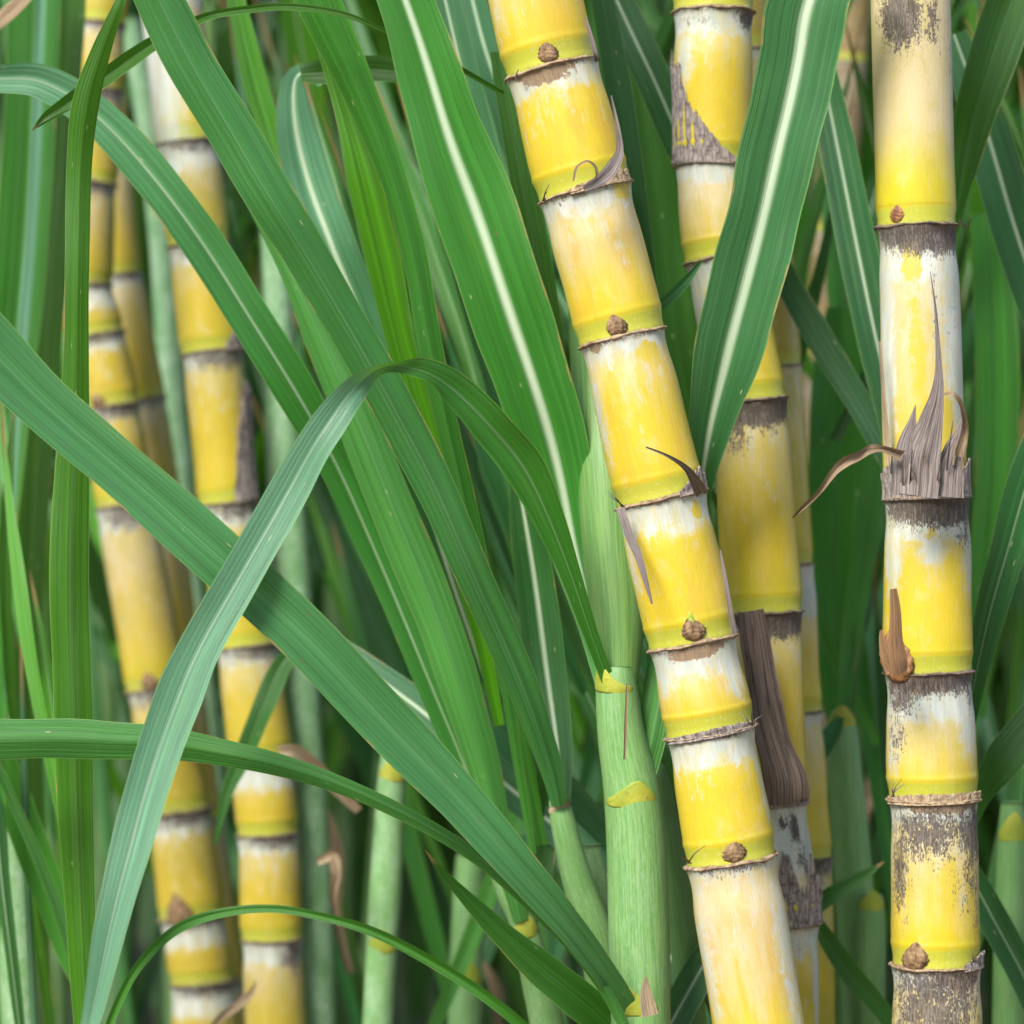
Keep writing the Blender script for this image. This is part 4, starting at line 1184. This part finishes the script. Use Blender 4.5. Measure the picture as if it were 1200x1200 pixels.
for i in range(54):
    zone = rg.choice((0, 0, 0, 1, 2, 2))
    if zone == 0:
        x0, y0, sl = rg.uniform(240, 640), rg.uniform(-120, 640), rg.uniform(.22, .46)
        d0 = rg.uniform(1.68, 1.78)
        if x0 + 250 * sl < 370:
            d0 = 2.25
    elif zone == 1:
        x0, y0, sl = rg.uniform(-30, 60), rg.uniform(300, 850), rg.uniform(-.05, .16)
        d0 = rg.uniform(1.66, 1.8)
    else:
        x0, y0, sl = rg.choice((rg.uniform(930, 1030), rg.uniform(1140, 1230))), rg.uniform(-80, 620), rg.uniform(-.22, .22)
        d0 = rg.uniform(1.79, 1.88)
    ln, wd, bend = rg.uniform(420, 760), rg.uniform(10, 24), rg.uniform(-.14, .14)
    pts = []
    for q in range(8):
        t = q / 7
        pts.append((x0 + ln * (sl * t + bend * (t * t - t)), y0 + ln * t, d0 + 0.02 * math.sin(3 * t + i), wd * max(0.03, min(1, 2.4 * t) * (1 - 0.5 * t * t))))
    lf("slim sharp green leaf threaded between the near leaves and canes", pts, group="slim leaves threaded between the near leaves",
       tone=rg.choice([.1, .4, .6, .8, .95]), lum=rg.choice([.55, .8, 1.05, 1.25]), pale=rg.choice([0, 0, .05, .2]), rib=rg.choice([0, 0, .2, .5]),
       fold=rg.choice([-28, -20, 20, 28]), side=rg.uniform(-20, 20), per=5)
for px, py, d0, dx, dy, wd in ((560, 1120, 2.0, 50, 130, 14), (380, 940, 2.05, 30, 200, 18), (1030, 850, 2.1, -20, 170, 18), (300, 1150, 1.85, -60, 70, 10), (330, 330, 2.1, 10, 150, 14)):
    lf("crumpled dry brown leaf hanging in the lower thicket", [(px, py, d0, 2), (px + dx * .3 + 8, py + dy * .3, d0, wd, 25), (px + dx * .6 - 8, py + dy * .62, d0, wd * .8, -25), (px + dx, py + dy, d0, wd * .5)],
       group="dry brown leaves in the thicket", mat=M_STRAW, fold=35)

# ================================================================== PLANTS BEHIND
def world_leaf(rnd, base, az, el, length, wid, nseg=16, droop=1.0, NU=5):
    """blade growing from base: rises, then bends over under its weight"""
    d = Vector((math.cos(az) * math.cos(el), math.sin(az) * math.cos(el), math.sin(el)))
    side = Vector((-math.sin(az), math.cos(az), 0))
    tw = rnd.uniform(-1.2, 1.2)
    C, HW, WD, ND = [], [], [], []
    c = Vector(base)
    st = length / nseg
    for i in range(nseg + 1):
        f = i / nseg
        C.append(c.copy())
        HW.append(0.5 * wid * max(0.03, min(1.0, 0.45 + 2.2 * f) * (1 - f ** 2.6) ** 0.8))
        a = tw * f
        n0 = side.cross(d).normalized()
        w = (side * math.cos(a) + n0 * math.sin(a)).normalized()
        WD.append(w)
        ND.append(w.cross(d).normalized())
        d = (d + Vector((0, 0, -1)) * droop * st * (0.35 + 1.6 * f) + Vector((rnd.uniform(-.02, .02), rnd.uniform(-.02, .02), 0))).normalized()
        c = c + d * st
    return ribbon(C, HW, WD, ND, math.radians(16), NU, 0.002, rnd.uniform(0, 90))


def clump(x, y, seed, label, group, nleaf=9, hue=0.74, lum=0.8, stalk=True):
    rnd = random.Random(seed)
    root = thing("sugarcane_plant", (x, y, 0), label, "sugarcane", group)
    lx, ly = rnd.uniform(-.10, .10), rnd.uniform(-.05, .05)
    hgt = rnd.uniform(.9, 1.35)
    C = [Vector((x + lx * t * t, y + ly * t, hgt * t)) for t in [1 - i / 14 for i in range(15)]]
    R = [0.010 + 0.006 * (i / 14) for i in range(15)]
    tube(root, C, R, "stem", M_SHOOT, 14, dict(tone=rnd.uniform(.1, .8), pale=rnd.uniform(.1, .9), lum=lum * rnd.uniform(.55, .95)))
    for i in range(nleaf):
        t = rnd.uniform(.15, 1.0)
        b = Vector((x + lx * t * t, y + ly * t, hgt * t))
        az = rnd.uniform(0, 2 * math.pi)
        V, F, UV = world_leaf(rnd, b, az, math.radians(rnd.uniform(62, 84)), rnd.uniform(.55, 1.0), rnd.uniform(.020, .036), 18, rnd.uniform(.5, 1.9), 7)
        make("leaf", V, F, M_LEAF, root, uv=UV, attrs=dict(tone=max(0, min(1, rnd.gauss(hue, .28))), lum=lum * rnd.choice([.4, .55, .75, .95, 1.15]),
                                                         pale=max(0, rnd.gauss(.0, .12)), rib=rnd.choice([0, 0, 0, .1, .4]), seed=rnd.uniform(0, 90)))
    return root


rb = random.Random(5)
k = 0
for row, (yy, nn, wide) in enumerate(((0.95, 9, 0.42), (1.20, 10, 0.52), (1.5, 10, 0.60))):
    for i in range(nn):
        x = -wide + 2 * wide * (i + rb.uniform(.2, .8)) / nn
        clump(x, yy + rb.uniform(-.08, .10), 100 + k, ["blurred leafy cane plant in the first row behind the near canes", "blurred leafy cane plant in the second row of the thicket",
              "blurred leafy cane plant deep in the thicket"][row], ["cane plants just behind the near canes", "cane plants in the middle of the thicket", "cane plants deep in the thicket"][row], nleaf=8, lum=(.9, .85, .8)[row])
        k += 1

# the far thicket: too many blades to count
rm = random.Random(9)
V, F, UV, tn, lu, pa, ri, se = [], [], [], [], [], [], [], []
for i in range(2700):
    y = 1.75 + 2.6 * rm.random() ** 1.2
    x = rm.uniform(-1, 1) * (0.75 + 0.35 * (y + 1.5))
    b = (x, y, rm.uniform(0.0, 1.25))
    v, f, u = world_leaf(rm, b, rm.uniform(0, 6.283), math.radians(rm.uniform(55, 86)), rm.uniform(.6, 1.25), rm.uniform(.025, .05), 12, rm.uniform(.4, 1.8), 3)
    o = len(V)
    V += v
    F += [tuple(q + o for q in ff) for ff in f]
    UV += u
    m = len(v)
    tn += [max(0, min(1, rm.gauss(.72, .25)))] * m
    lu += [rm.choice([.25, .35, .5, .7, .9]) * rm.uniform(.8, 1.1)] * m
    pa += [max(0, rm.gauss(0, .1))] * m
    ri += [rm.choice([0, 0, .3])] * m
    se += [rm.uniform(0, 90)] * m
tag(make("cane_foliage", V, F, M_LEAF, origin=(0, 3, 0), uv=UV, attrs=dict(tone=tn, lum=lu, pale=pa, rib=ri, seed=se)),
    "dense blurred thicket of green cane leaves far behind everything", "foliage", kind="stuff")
